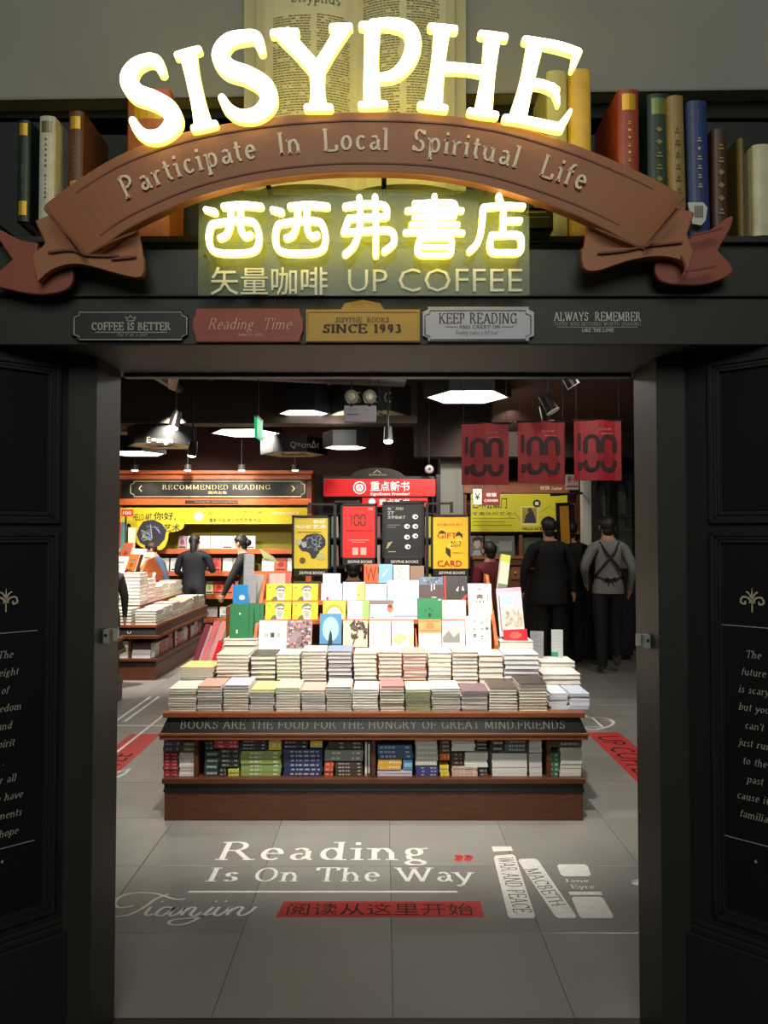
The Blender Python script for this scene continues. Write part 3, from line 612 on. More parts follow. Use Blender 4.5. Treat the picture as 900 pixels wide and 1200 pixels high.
def page_fn(x, y, d):
    k = (x - 300) / 118 if x < 418 else (x - 418) / 115
    k = min(max(k, 0.001), .999); dd = .05 * math.sin(math.pi * k) ** .7
    return at(x, y, 2.38) - Yv * (dd + .0015 + d)
mm = M().mat(mat((96, 92, 66), .7))
def textcol(xa, xb, ya, yb, dy=3.1):
    y = ya
    while y < yb:
        x = xa
        while x < xb - 2:
            l_ = R.uniform(1.5, 5.5); x2 = min(xb, x + l_)
            if R.random() < .93: mm.flat(([(x, y), (x2, y), (x2, y + 1.1), (x, y + 1.1)], [(0, 1, 2, 3)]), page_fn)
            x = x2 + .9
        y += dy
textcol(322, 366, 30, 205); textcol(373, 410, 28, 205); textcol(426, 468, -20, 200); textcol(476, 514, -24, 205)
s0, W = serif('Sisyphus', .12, .05, .06, .03)
mm.flat(([(343 + a / W * 57, 15 - b * 13) for a, b in s0[0]], s0[1]), page_fn)
mm.build('page_text', ob)
# ================================================================ INTERIOR SHELL
fl = lambda x, y: atz(x, y, 0)
TX, TY = .03, 3.01
TILE = mat((134, 132, 127), .34, noise=.1, scale=2.2, bump=.03)
fo = M().box(-5.2, 4.6, 2.486, 13, -.05, -.004, mat((92, 90, 86), .8)).build('floor', kind='structure')
tm = bpy.data.meshes.new('tile'); h = .2985
TILES = []
for q in range(3):
    b = M().mat(mat((134 - 4 * q, 132 - 4 * q, 127 - 4 * q), .34, noise=.1, scale=2.2 + q, bump=.03))
    bb = .003; z0, z1 = -.004, .0
    b.add([(-h, -h, z0), (h, -h, z0), (h, h, z0), (-h, h, z0), (-h, -h, z1 - .001), (h, -h, z1 - .001), (h, h, z1 - .001), (-h, h, z1 - .001), (-h + bb, -h + bb, z1), (h - bb, -h + bb, z1), (h - bb, h - bb, z1), (-h + bb, h - bb, z1)],
          [(0, 1, 5, 4), (1, 2, 6, 5), (2, 3, 7, 6), (3, 0, 4, 7), (4, 5, 9, 8), (5, 6, 10, 9), (6, 7, 11, 10), (7, 4, 8, 11), (8, 9, 10, 11)])
    me = bpy.data.meshes.new('tile'); me.from_pydata([tuple(v) for v in b.v], [], b.f); me.materials.append(b.ms[0]); TILES.append(me)
for i in range(-8, 8):
    for j in range(-1, 16):
        y = TY + .6 * (j + .5) ; x = TX + .6 * (i + .5)
        if j == -1:
            M().box(x - h, x + h, 2.486, y + h, -.004, 0, mat((134, 132, 127), .34, noise=.1, scale=2.2, bump=.03)).build('tile', fo); continue
        o = bpy.data.objects.new('tile', TILES[R.randrange(3)]); COL.objects.link(o); o.parent = fo; o.location = Vector((x, y, 0)) - ORG[fo]
# ---------------------------------------------------------------- floor graphics (vinyl decals, part of the floor)
VW = mat((215, 212, 206), .5, noise=.12, scale=30); VR = mat((176, 52, 52), .5, noise=.12, scale=20); VB = mat((34, 20, 20), .6)
FD = lambda x, y, d: Vector((x, y, .0006 + d))
def frect(x0, yb, x1, yt):
    a, b, c = fl(x0, yb), fl(x1, yb), fl(450, yt); return a.x, a.y, b.x, c.y
def ftext(txt, x0, yb, x1, yt, nm, st=(.15, .05, .08, .05), slant=0, m=None):
    a = frect(x0, yb, x1, yt); s0, W = serif(txt, *st, slant)
    M().mat(m or VW).flat(([(a[0] + p / W * (a[2] - a[0]), a[1] + q * (a[3] - a[1])) for p, q in s0[0]], s0[1]), FD).build(nm, fo)
ftext('Reading', 250, 1008, 504, 987, 'floor_slogan_word', (.115, .045, .07, .05))
s_x = [('Is', 238, 280), ('On', 294, 350), ('The', 368, 446), ('Way', 464, 556)]
for t_, a_, b_ in s_x: ftext(t_, a_, 1033, b_, 1017, 'floor_slogan_word', (.12, .045, .07, .03))
def fpoly(pts, nm, m, eps=0, par=None):
    P = [fl(*p) for p in pts]; mm = M().mat(m); mm.add([(p.x, p.y, .0006 + eps) for p in P], [tuple(range(len(P)))]); return mm.build(nm, par or fo)
def fstroke(strokes, w, nm, m, par=None, px=True, eps=0, sm=True):
    mm = M().mat(m)
    for pts in strokes:
        P = [fl(*p) for p in (smooth2(pts) if sm and len(pts) > 2 else pts)]; n = len(P)
        ws = [w * (.55 + .6 * min(1, abs((P[min(i + 1, n - 1)] - P[max(i - 1, 0)]).normalized().y))) for i in range(n)]
        mm.flat(stroke([(p.x, p.y) for p in P], ws), FD, eps=eps); eps += .00015
    return mm.build(nm, par or fo)
fpoly([(220, 1046.2), (537, 1046.2), (535, 1044), (222, 1044)], 'floor_rule', VW)
strip = fpoly([(323, 1075), (567, 1075), (563, 1056.5), (333, 1056.5)], 'floor_strip', VR)
a = frect(335, 1073, 556, 1059)
M().mat(VB).flat(fit(sans('阅读从这里开始', -.004), a[0], a[1], a[2], a[3]), FD, eps=.0006).build('lettering', strip)
Q = lambda pts: [(130 + x / 2.8125, 960 + y / 2.8125) for x, y in pts]
fstroke([Q([(245, 262), (210, 264), (150, 246), (80, 243), (30, 256), (12, 278), (30, 292), (75, 285)]), Q([(190, 248), (150, 262), (110, 290), (60, 315), (8, 322)]),
         Q([(132, 290), (115, 310), (120, 318), (140, 312)]), Q([(166, 271), (172, 273)]), Q([(205, 295), (180, 290), (155, 305), (150, 317), (170, 318), (200, 300), (212, 291), (194, 312), (200, 320), (224, 311)]),
         Q([(224, 311), (248, 291), (232, 318)]), Q([(238, 308), (265, 292), (278, 295), (262, 315), (275, 320), (298, 308)]), Q([(338, 290), (300, 320), (250, 345), (205, 350), (190, 342), (210, 332), (280, 325), (340, 310)]),
         Q([(344, 271), (350, 273)]), Q([(358, 291), (340, 312), (350, 319), (372, 310)]), Q([(376, 271), (382, 273)]), Q([(372, 310), (398, 290), (382, 318)]), Q([(388, 308), (420, 291), (434, 295), (420, 312), (430, 320), (455, 310), (478, 290)])],
        .013, 'floor_script', VW)
for x in (532, 543):
    fstroke([[(x + 1, 1003), (x + 7, 1004), (x + 4, 1009)]], .03, 'floor_quote_mark', VR)
bk = fpoly([(576, 992), (599, 992), (601, 997), (578, 998)], 'floor_book_drawing', VW)
def rquad(p, nm='floor_book_drawing', par=None):
    out = []
    n = len(p)
    for i in range(n):
        a, b, c = Vector(p[i - 1]), Vector(p[i]), Vector(p[(i + 1) % n])
        r = 2.6; out += [tuple(b + (a - b).normalized() * r), tuple(b + (c - b).normalized() * r)]
    return fpoly(out, nm, VW)
b1 = rquad([(578, 1003), (603, 1001), (628, 1076), (596, 1076)])
b2 = rquad([(606, 1007), (629, 1006), (677, 1076), (652, 1076)])
rquad([(652, 1013), (688, 1013), (693, 1027), (658, 1027)])
fpoly([(666, 1045), (704, 1045), (706, 1049), (668, 1049)], 'floor_book_drawing', VW)
rquad([(669, 1051), (706, 1051), (720, 1076), (680, 1076)])
rquad([(738, 1033), (744, 1030.5), (752, 1031), (754, 1036), (748, 1038), (740, 1036)], 'floor_disc_drawing')
def fspine(txt, p0, p1, w, par, st='s'):
    a, b = fl(*p0), fl(*p1); u = (b - a); L = u.length; u.normalize(); v = Vector((-u.y, u.x, 0)); s0, W = serif(txt, .1, .05, .05, .02)
    mm = M().mat(mat((70, 68, 66), .6)); mm.flat(([(p / W * L, (q - .5) * w) for p, q in s0[0]], s0[1]), lambda x, y, d: Vector((a.x, a.y, .0012)) + u * x + v * y); mm.build('title', par)
fspine('WAR AND PEACE', (592, 1005), (613, 1070), .075, b1)
fspine('MACBETH', (622, 1018), (656, 1062), .065, b2)
ftext('Jane', 662, 1034, 691, 1030, 'floor_title_word', (.15, .06, .08, .03)); ftext('Eyre', 670, 1041.5, 698, 1037, 'floor_title_word', (.15, .06, .08, .03))
# red strips and cup drawings along the table
def xstrip(x0, x1, y0, y1, txt, tl, flip):
    mm = M().mat(VR).add([(x0, y0, .0006), (x1, y0, .0006), (x1, y1, .0006), (x0, y1, .0006)], [(0, 1, 2, 3)]); s = mm.build('floor_strip', fo)
    w = x1 - x0; k = -1 if flip else 1
    sh = fit(sans(txt, .0), 0, -.34 * w, tl, .34 * w)
    cx = (x0 + x1) / 2; ys = y1 - .12 if flip else y0 + .15
    M().mat(VB).flat(sh, lambda x, y, d: Vector((cx - k * y, ys + k * x, .0014))).build('lettering', s)
xstrip(1.63, 1.89, 4.1, 6.0, 'UP COFFEE', .98, True)
xstrip(-2.02, -1.78, 4.3, 5.95, 'UP COFFEE', .98, False)
fstroke([[(672, 841), (700, 841)], [(676, 852), (706, 852)], [(694, 841), (706, 852)], [(682, 836), (688, 840)]], .02, 'floor_cup_drawing', VW, sm=False)
fstroke([[(700, 841), (712, 842), (719, 846), (716, 850), (708, 853), (696, 855), (684, 853)], [(706, 844), (716, 845), (719, 848)]], .02, 'floor_cup_drawing', VW)
fstroke([[(136, 882), (192, 838)], [(137, 905), (152, 901), (146, 907), (137, 911)]], .02, 'floor_line_drawing', VW, sm=False)
for (xa) in (-2.30, -2.22): M().box(xa, xa + .025, 6.35, 7.3, .0004, .0012, VW).build('floor_line_drawing', fo)
M().box(-2.4, -1.75, 6.2, 6.22, .0004, .0012, VW).build('floor_line_drawing', fo)
M().box(1.6, 3.2, 6.95, 6.965, .0004, .0012, mat((170, 168, 160), .5)).build('floor_line_drawing', fo)
# ---------------------------------------------------------------- walls and ceiling
CB = mat((30, 29, 25), .9); RBW = mat((72, 40, 32), .8, noise=.1, scale=2)
M().box(-5.2, 4.6, 2.6, 13, 3.62, 3.7, CB).build('ceiling', kind='structure')
M().box(-5.2, 4.6, 12.0, 12.1, 0, 3.62, RBW).build('wall_back', kind='structure')
M().box(-5.2, -5.1, 2.6, 12, 0, 3.62, mat((60, 44, 36), .8)).build('wall_left', kind='structure')
M().box(4.5, 4.6, 2.6, 12, 0, 3.62, mat((42, 36, 32), .8)).build('wall_right', kind='structure')
M().box(-5.2, 4.6, 2.56, 2.6, 3.0, 3.7, CB).build('wall_inner_front', kind='structure')
# dropped red-brown soffit on the right, ducts and pipes in the ceiling void
a = at(500, 500, 8.6)
M().prism([(.9, 4.4, 3.45), (4.5, 4.4, 3.45), (4.5, 9.8, 2.95), (1.4, 9.8, 2.95)], (0, 0, .17), RBW).build('ceiling_soffit', kind='structure')
M().box(-4.6, .4, 8.9, 9.2, 2.93, 3.62, mat((52, 40, 32), .8)).box(.4, 4.5, 9.8, 10.1, 2.62, 3.62, mat((46, 30, 25), .8)).build('ceiling_beam', kind='structure')
def duct(lb, pts, r, col):
    t = thing('ceiling_duct', lb, 'duct', pts[0])
    M().tube(pts, r, mat(col, .5), 12).build('pipe', t, smooth=True)
    for k in (.2, .5, .8):
        p = Vector(pts[0]).lerp(Vector(pts[-1]), k); M().tube([p, (p.x, p.y, 3.62)], .008, BLACK).build('hanger', t)
        d = (Vector(pts[-1]) - Vector(pts[0])).normalized(); M().tube([p - d * .02, p + d * .02], r + .012, mat((70, 66, 56), .5), 12).build('clamp', t)
duct('long dark ventilation pipe crossing the ceiling over the recommended reading wall', [(-3.5, 6.6, 3.2), (.2, 7.4, 3.2)], .13, (44, 42, 36))
duct('thin ceiling pipe running towards the shop back, left of the hexagon lamps', [(-2.6, 4.2, 3.3), (-2.4, 8.6, 3.3)], .06, (62, 58, 50))
duct('short thick duct near the emergency lamp in the ceiling', [(-1.4, 5.6, 3.36), (1.2, 5.9, 3.36)], .16, (36, 35, 30))
t = thing('ceiling_bracket', 'pinkish grey bracket hanging just inside the lintel, upper left', 'bracket', at(200, 445, 5))
M().prism([at(197, 443, 5), at(207, 443, 5), at(203, 457, 5), at(197, 455, 5)], (0, .05, 0), mat((150, 110, 95), .6)).build('plate', t); M().box(at(197, 443, 5).x, at(206, 443, 5).x, 5, 5.05, at(0, 443, 5).z, 3.62, BLACK).build('hanger', t)
# hexagonal ceiling boxes: glowing or printed underside, black deep sides
LIT = mat((255, 255, 250), .4, emit=5.0, emitcol=(255, 252, 240)); PRN = mat((175, 165, 135), .5, noise=.25, scale=9)
def hexbox(lb, cx, cy, wpx, kind, text=None, tpos=None, hh=.4, Zb=None):
    Zb = Zb or (2.7 if cy > 515 else 3.02)
    c = atz(cx, cy, Zb); s = wpx / F * c.y / 2
    t = thing('hexagon_ceiling_box', lb, 'ceiling lamp' if kind == 'lit' else 'ceiling panel', (c.x, c.y, Zb + hh), None)
    P = lambda r, z: [Vector((c.x + r * math.cos(math.radians(60 * k)), c.y + r * math.sin(math.radians(60 * k)), z)) for k in range(6)]
    O, I = P(s, Zb), P(s * .93, Zb); mm = M().mat(BLACK); top = P(s, Zb + hh)
    mm.add(O + I + top, [(k, (k + 1) % 6, 6 + (k + 1) % 6, 6 + k) for k in range(6)] + [(k, 12 + k, 12 + (k + 1) % 6, (k + 1) % 6) for k in range(6)] + [tuple(range(12, 18))]); mm.build('housing', t)
    mm = M().mat(LIT if kind == 'lit' else PRN).add(P(s * .935, Zb + .006), [(5, 4, 3, 2, 1, 0)]); mm.build('diffuser' if kind == 'lit' else 'printed_panel', t)
    if kind != 'lit':
        mm = M().mat(mat((190, 184, 150), .5)); a, b = P(s * .8, Zb + .004), P(s * .77, Zb + .004)
        mm.add(a + b, [(k, (k + 1) % 6, 6 + (k + 1) % 6, 6 + k) for k in range(6)])
        a = P(s * .45, Zb + .004)
        for k in range(6): mm.tube([a[k], a[(k + 2) % 6]], .006, None, 4)
        mm.build('line_pattern', t)
        mm = M().mat(mat((60, 62, 50), .6))
        for k in range(5): mm.box(c.x - s * .4, c.x + s * .4, c.y - s * .3 + k * s * .14, c.y - s * .26 + k * s * .14, Zb + .001, Zb + .005)
        mm.build('printed_text', t)
    if text:
        Yt = c.y - s * .9; (x0, yb, x1, yt) = tpos
        M().mat(mat((175, 170, 150), .6)).flat(fit(sans(text), x0, yb, x1, yt), pxp(Yt - .01)).build('formula', t)
    for sx in (-.5, .5): M().tube([(c.x + sx * s, c.y, Zb + hh), (c.x + sx * s, c.y, 3.62)], .01, BLACK).build('hanger', t)
hexbox('bright hexagonal ceiling lamp above the red banners, largest of the lit ones', 548, 466, 103, 'lit', hh=.34)
hexbox('bright hexagonal ceiling lamp behind the green exit sign', 288, 508, 86, 'lit', hh=.3)
hexbox('partly hidden bright hexagonal lamp behind the emergency lamp box', 356, 485, 62, 'lit', hh=.3)
hexbox('small bright hexagonal lamp over the red new books header', 405, 525, 54, 'lit', hh=.2)
hexbox('bright hexagonal lamp cut by the left door jamb', 158, 532, 74, 'lit', hh=.2)
hexbox('printed hexagonal ceiling panel behind the twin emergency lamps', 432, 488, 104, 'p', 'S  tic  C', (418, 472, 458, 459), hh=.36)
hexbox('printed hexagonal ceiling panel at the left jamb, above the energy formula', 152, 505, 96, 'p', hh=.2)
hexbox('printed hexagonal ceiling panel with a height energy formula on its side', 190, 523, 82, 'p', 'E=mgh', (172, 521, 202, 512), hh=.25)
hexbox('printed hexagonal ceiling panel with a heat formula on its side', 344, 533, 78, 'p', 'Q=cmΔt', (340, 526, 374, 517), hh=.22)
def spotcan(lb, px, py, Y, aim, on=True, r=.055):
    c = at(px, py, Y); d = Vector(aim).normalized(); t = thing('track_spotlight', lb, 'spotlight', (c.x, c.y, 3.6))
    M().tube([c, c - d * .16], [r, r * .8], mat((28, 27, 25), .4), 14).build('can', t, smooth=False)
    M().tube([c - d * .1, (c.x, c.y, 3.62)], .012, BLACK).build('arm', t)
    if on:
        M().ball(c + d * .003, r * .9, r * .9, r * .5, mat((255, 250, 240), .4, emit=22, emitcol=(255, 244, 225)), 12, 6).build('bulb', t)
    else:
        M().tube([c, c + d * .005], r * 1.03, mat((220, 220, 215), .4), 14).build('trim_ring', t)
spotcan('lit ceiling spotlight beside the printed hexagon at the left jamb', 203, 501, 7, (-.2, -.2, -1))
spotcan('lit ceiling spotlight over the height energy formula', 225, 533, 8.4, (-.2, .3, -1))
spotcan('lit ceiling spotlight hanging right of the emergency lamps', 455, 517, 8, (0, -.2, -1))
spotcan('lit ceiling spotlight high beside the right door jamb', 690, 438, 6, (0, -.1, -1), r=.045)
spotcan('unlit black track spotlight aimed sideways, upper one near the banners', 672, 452, 6, (.5, 0, -.8), False)
spotcan('unlit black track spotlight aimed sideways over the middle banner', 648, 482, 6, (.4, -.2, -.8), False)
spotcan('unlit black track spotlight aimed sideways, lowest one over the banners', 643, 495, 6.6, (.2, -.2, -.9), False)
# downlights washing the recommended reading header
for i, x in enumerate((158, 220, 283, 346)):
    c = at(x, 551, 11.0); t = thing('downlight', '%s downlight from the left washing the wooden recommended reading header' % ORD[i], 'downlight', c + Vector((0, 0, .08)), 'downlights over the recommended reading header')
    M().tube([c + Z * .08, c], .055, mat((60, 50, 42), .5), 14).build('can', t); M().tube([c - Z * .001, c - Z * .008], .045, mat((255, 240, 220), .4, emit=26, emitcol=(255, 240, 220)), 14).build('bulb', t)
    M().tube([c + Z * .08, (c.x, c.y, 3.62)], .008, BLACK).build('rod', t)
    light('SPOT', c - Z * .03, 20, (1, .8, .6), (c.x, 11.5, 1.6), .03, 100)
# emergency twin lamp, exit sign, cctv
t = thing('emergency_light', 'white emergency light box with two round lamp heads hanging inside the door', 'emergency light', at(422, 450, 5.6))
a, b = at(403, 494, 5.6), at(441, 475, 5.6)
M().box(a.x, b.x, 5.6, 5.66, a.z, b.z, mat((190, 190, 195), .5)).build('battery_box', t, bevel=.006)
for x in (412, 433):
    c = at(x, 465, 5.6); M().tube([c + Yv * .04, c - Yv * .02, c - Yv * .03], [.05, .052, .042], mat((150, 148, 130), .4), 18).build('lamp_head', t)
    M().ball(c - Yv * .03, .03, .012, .03, mat((225, 220, 200), .2), 12, 6).build('reflector', t); M().tube([c - Z * .05, c - Z * .075], .01, BLACK).build('neck', t)
    M().tube([(c.x, 5.63, b.z), (c.x, 5.63, 3.3)], .004, BLACK).build('hanging_chain', t)
M().tube(smooth2([(b.x, 5.62, b.z - .03), (b.x + .03, 5.62, b.z - .06), (b.x + .05, 5.62, b.z + .0), (b.x + .02, 5.62, b.z + .1), (b.x + .02, 5.62, b.z + .4)]), .004, BLACK, 6).build('cable', t, smooth=True)
draw(plane((a.x, 5.598, a.z), X, Z), b.x - a.x, b.z - a.z, [('r', .1, .72, .4, .76, (140, 140, 170)), ('r', .6, .72, .8, .76, (140, 140, 170)), ('r', .1, .4, .45, .48, (120, 120, 170))], t)
t = thing('exit_sign', 'green exit sign seen edge-on hanging before a hexagonal lamp', 'exit sign', at(304, 489, 6.2))
c = at(303, 514, 6.2)
M().box(-.14, .14, -.012, .012, 0, .16, mat((40, 200, 130), .4, emit=.7)).xf(Matrix.Translation(c) @ Matrix.Rotation(math.radians(90), 4, 'Z')).build('sign_plate', t)
M().box(-.145, .145, -.016, .016, .16, .175, mat((150, 150, 140), .4)).xf(Matrix.Translation(c) @ Matrix.Rotation(math.radians(90), 4, 'Z')).build('top_rail', t)
M().tube([c + Z * .17, (c.x, c.y, 3.62)], .005, BLACK).build('rod', t)
t = thing('security_camera', 'small white dome camera beside the red header', 'camera', at(503, 546, 8.9))
c = at(503, 550, 8.9); M().ball(c, .055, .055, .055, mat((200, 200, 195), .4), 14, 8).build('dome', t, smooth=True); M().tube([c + Z * .03, c + Z * .1 + Yv * .05, (c.x, c.y + .1, 3.62)], .012, BLACK).build('mount', t)
M().tube([c - Yv * .05, c - Yv * .058], .02, BLACK).build('lens', t)
# ---------------------------------------------------------------- red hanging banners
RED = mat((170, 26, 34), .55, noise=.06, scale=4)
def banner(lb, x0, x1, yt, yb, Y):
    a, b = at(x0, yb, Y), at(x1, yt, Y); w_, h_ = b.x - a.x, b.z - a.z
    t = thing('hanging_banner', lb, 'banner', (a.x + w_ / 2, Y, b.z), 'red banners hanging by the cashier')
    n = 8; V = []; Fc = []
    for i in range(n + 1):
        x = a.x + w_ * i / n; dy = .008 * math.sin(i * 1.1)
        for (z, q) in ((a.z, 0), (b.z, 0), (a.z, .003), (b.z, .003)): V.append((x, Y + dy + q, z))
    for i in range(n):
        o = 4 * i; e = o + 4; Fc += [(o, e, e + 1, o + 1), (o + 2, o + 3, e + 3, e + 2), (o, o + 2, e + 2, e), (o + 1, e + 1, e + 3, o + 3)]
    M().mat(RED).add(V, Fc).build('cloth', t)
    DKR = (40, 12, 14); LT = (214, 110, 110)
    it = [('r', .08, .5, .14, .78, DKR), ('r', .08, .18, .17, .3, DKR)]
    for cx in (.37, .72):
        for (s_, yc) in ((1, .63), (-1, .27)):
            pts = [(cx - .13, yc - s_ * (.15 if s_ > 0 else .03))] + [(cx + .13 * math.cos(math.radians(180 - k * 22.5)), yc + s_ * .10 * math.sin(math.radians(k * 22.5))) for k in range(9)] + [(cx + .13, yc - s_ * (.15 if s_ > 0 else .03))]
            it.append(('l', pts, .085, DKR))
    it += [('t', '阅读季', .5, .82, .78, .86, LT), ('r', .55, .76, .8, .775, LT), ('r', .25, .36, .85, .365, (120, 18, 24)), ('r', .3, .40, .7, .405, (120, 18, 24)), ('r', .3, .45, .8, .455, (120, 18, 24))]
    draw(plane((a.x, Y - .009, a.z), X, Z), w_, h_, it, t, step=.0008)
    M().tube([(a.x - .02, Y, b.z), (b.x + .02, Y, b.z)], .007, BLACK).build('top_rod', t)
    for x in (a.x + .02, b.x - .02): M().tube([(x, Y, b.z), (x, Y, 3.45)], .002, BLACK, 5).build('string', t)
banner('red hanging banner with a big dark number, the one over the yellow cashier poster', 541, 596, 496, 568, 6.5)
banner('red hanging banner with a big dark number, middle of the three', 607, 662, 494, 566, 6.5)
banner('red hanging banner with a big dark number, next to the right jamb', 673, 728, 492, 563, 6.3)
# ================================================================ BOOK TABLES
def island(nm, lb, x0, x1, y0, y1, text=None, divs=(), side_divs=()):
    cx, cy = (x0 + x1) / 2, (y0 + y1) / 2
    t = thing(nm, lb, 'book table', (cx, cy, 0))
    def ring(a, b, z0, z1, m_, part, inset=0, bev=.003):
        M().box(x0 + a, x1 - a, y0 + a, y1 - a, z0, z1, m_).build(part, t, bevel=bev)
    ring(.0, 0, 0, .157, WOODD, 'plinth'); ring(-.006, 0, .157, .176, mat((13, 13, 13), .4), 'black_band'); ring(-.002, 0, .176, .206, mat((13, 13, 13), .4), 'black_band'); ring(-.012, 0, .206, .235, WOODD, 'shelf_board')
    M().box(x0 + .30, x1 - .30, y0 + .30, y1 - .30, .235, .46, mat((30, 24, 20), .7)).build('core', t)
    for x in divs: M().box(x - .012, x + .012, y0 + .015, y0 + .3, .235, .452, WOODD).build('divider', t)
    for y in side_divs: M().box(x1 - .3, x1 - .015, y - .012, y + .012, .235, .452, WOODD).build('divider', t)
    ring(-.024, 0, .452, .475, WOOD, 'ledge'); ring(-.030, 0, .475, .49, WOOD, 'ledge_lip')
    e0, e1 = -.02, .012; zz0, zz1 = .49, .572
    O = [(x0 + e0, y0 + e0), (x1 - e0, y0 + e0), (x1 - e0, y1 - e0), (x0 + e0, y1 - e0)]; I = [(x0 + e1, y0 + e1), (x1 - e1, y0 + e1), (x1 - e1, y1 - e1), (x0 + e1, y1 - e1)]
    hd = M().mat(mat((13, 13, 13), .4)).add([(p[0], p[1], zz0) for p in O] + [(p[0], p[1], zz1) for p in I], [(0, 1, 5, 4), (1, 2, 6, 5), (2, 3, 7, 6), (3, 0, 4, 7), (4, 5, 6, 7), (3, 2, 1, 0)]).build('header_board', t)
    ring(-.012, 0, .572, .600, WOOD, 'table_top')
    if text:
        v = Vector((0, e1 - e0, zz1 - zz0)).normalized(); s0, W = serif(text[0], .11, .045, .05, .03)
        xa, xb = text[1], text[2]; L = ((e1 - e0) ** 2 + (zz1 - zz0) ** 2) ** .5
        M().mat(mat((104, 98, 84), .5)).flat(([(a / W * (xb - xa), L * .26 + b * L * .5) for a, b in s0[0]], s0[1]), plane((xa, y0 + e0, zz0), X, v), eps=.001).build('lettering', hd)
    return t
IX0, IX1 = at(193, 900, 4.17).x, at(683, 900, 4.17).x
central = island('display_table', 'central wooden book table with a black lettered band under its stacked books', IX0, IX1, 4.17, 6.0,
       ('BOOKS ARE THE FOOD FOR THE HUNGRY OF GREAT MIND.FRIENDS', at(210, 850, 4.15).x, at(663, 850, 4.15).x), divs=[at(237, 0, 4.2).x, at(438, 0, 4.2).x, at(637, 0, 4.2).x])
# ---------------------------------------------------------------- the book: cover boards, spine and page block in one small mesh
BM = {}
def bookmesh(col, pg=0):
    k = (col, pg)
    if k in BM: return BM[k]
    m = M().mat(mat(col, .5)); e = .07
    m.box(-.5, .5, 0, 1, 0, e).box(-.5, .5, 0, 1, 1 - e, 1).box(-.5, .5, .97, 1, e, 1 - e)
    m.box(-.485, .485, .025, .97, e, 1 - e, PAGES if pg == 0 else mat((234, 230, 222), .85, pages=True))
    if sum(col) < 560:
        tx = tuple(min(255, int(v * .35 + 150)) for v in col); m.mat(mat(tx, .6)); q_ = random.Random(sum(col)); a_ = -.42
        while a_ < .36:
            l_ = q_.uniform(.03, .12); m.add([(a_, 1.003, .3), (a_ + l_, 1.003, .3), (a_ + l_, 1.003, .68), (a_, 1.003, .68)], [(3, 2, 1, 0)]); a_ += l_ + q_.choice([.03, .05, .3])
    me = bpy.data.meshes.new('book'); me.from_pydata([tuple(v) for v in m.v], [], m.f)
    for q in m.ms: me.materials.append(q)
    for p, i in zip(me.polygons, m.mi): p.material_index = i
    BM[k] = me; return me
def book(x, y, z, w, d, t, col, lb, group, rot=0, spine=False, pg=0):
    o = bpy.data.objects.new('book', bookmesh(col, pg)); COL.objects.link(o)
    if spine: o.location = (x + d * 0, y + d, z); o.rotation_euler = (0, 0, math.pi + rot)
    else: o.location = (x, y, z); o.rotation_euler = (0, 0, rot)
    o.scale = (w, d, t); o['label'] = lb; o['category'] = 'book'; o['group'] = group
    return o
PALE = [(208, 204, 194), (196, 190, 178), (214, 210, 204), (200, 190, 170), (186, 182, 176)]
CNAME = {}
MASS = M()
def mass_book(x, y, z, w, d, t, col, rot, spine, pg):
    mt = Matrix.Translation((x, y + (d if spine else 0), z)) @ Matrix.Rotation(rot + (math.pi if spine else 0), 4, 'Z') @ Matrix.Diagonal((w, d, t, 1))
    me = bookmesh(col, pg)
    for k in range(0, 32, 8):
        MASS.mat(me.materials[0 if k < 24 else 1]); MASS.add([mt @ me.vertices[k + q].co for q in range(8)], [(0, 3, 2, 1), (4, 5, 6, 7), (0, 1, 5, 4), (1, 2, 6, 5), (2, 3, 7, 6), (3, 0, 4, 7)])
def stack(x0, x1, y, z0, z1, n, cols, where, group, d=.235, top=None, jit=.004, spine=False, pg=0, rj=.02, mass=False):
    t = (z1 - z0) / n; w = (x1 - x0) - .006
    for i in range(n):
        c = cols[i % len(cols)]
        if i == n - 1 and top: c = tuple(int(v * .55 + 214 * .45) for v in top) if max(top) > 130 else top
        k = n - 1 - i
        pos = 'topmost' if k == 0 else ('bottom book' if i == 0 else '%s book down' % ORD[k])
        if mass and (i < n - 1 or mass == 2):
            mass_book((x0 + x1) / 2 + R.uniform(-jit, jit), y + R.uniform(-jit, jit), z0 + i * t, w - abs(R.uniform(0, .004)), d, t - .0006, c, R.uniform(-rj, rj), spine, pg); continue
        book((x0 + x1) / 2 + R.uniform(-jit, jit), y + R.uniform(-jit, jit), z0 + i * t, w - abs(R.uniform(0, .004)), d, t - .0006, c, '%s in %s' % (pos, where), group, R.uniform(-rj, rj), spine, pg)
px4 = lambda x, Y=4.2: (x - 450) / F * Y
G1 = 'stacked books in the front row of the central table'
fr = [(198, 232, 807, 9, None), (232, 262, 804, 9, (196, 96, 70)), (262, 293, 803, 9, (160, 150, 190)), (293, 323, 808, 8, (226, 208, 60)), (323, 353, 806, 9, (190, 204, 120)), (353, 382, 809, 8, (214, 120, 100)), (382, 413, 805, 9, None),
      (413, 444, 808, 8, None), (445, 474, 804, 9, (170, 48, 52)), (475, 505, 808, 8, (200, 206, 160)), (505, 540, 807, 9, (230, 228, 222)), (540, 572, 810, 8, (120, 96, 104)), (572, 606, 806, 8, (90, 74, 70)), (607, 641, 801, 9, (70, 62, 58))]
for i, (a, b, yt, n, top_) in enumerate(fr):
    c = [PALE[R.randrange(5)]] * 2 if R.random() < .6 else [(150, 146, 138), (200, 196, 188)]
    if i == 9: c = [(120, 128, 70)]
    if i == 11: c = [(96, 88, 96), (210, 206, 200)]
    stack(px4(a), px4(b), 4.2, .600, at(0, yt, 4.2).z, n, c, '%s stack from the left, front row on the central table' % ORD[i], G1, top=top_, pg=i % 2)
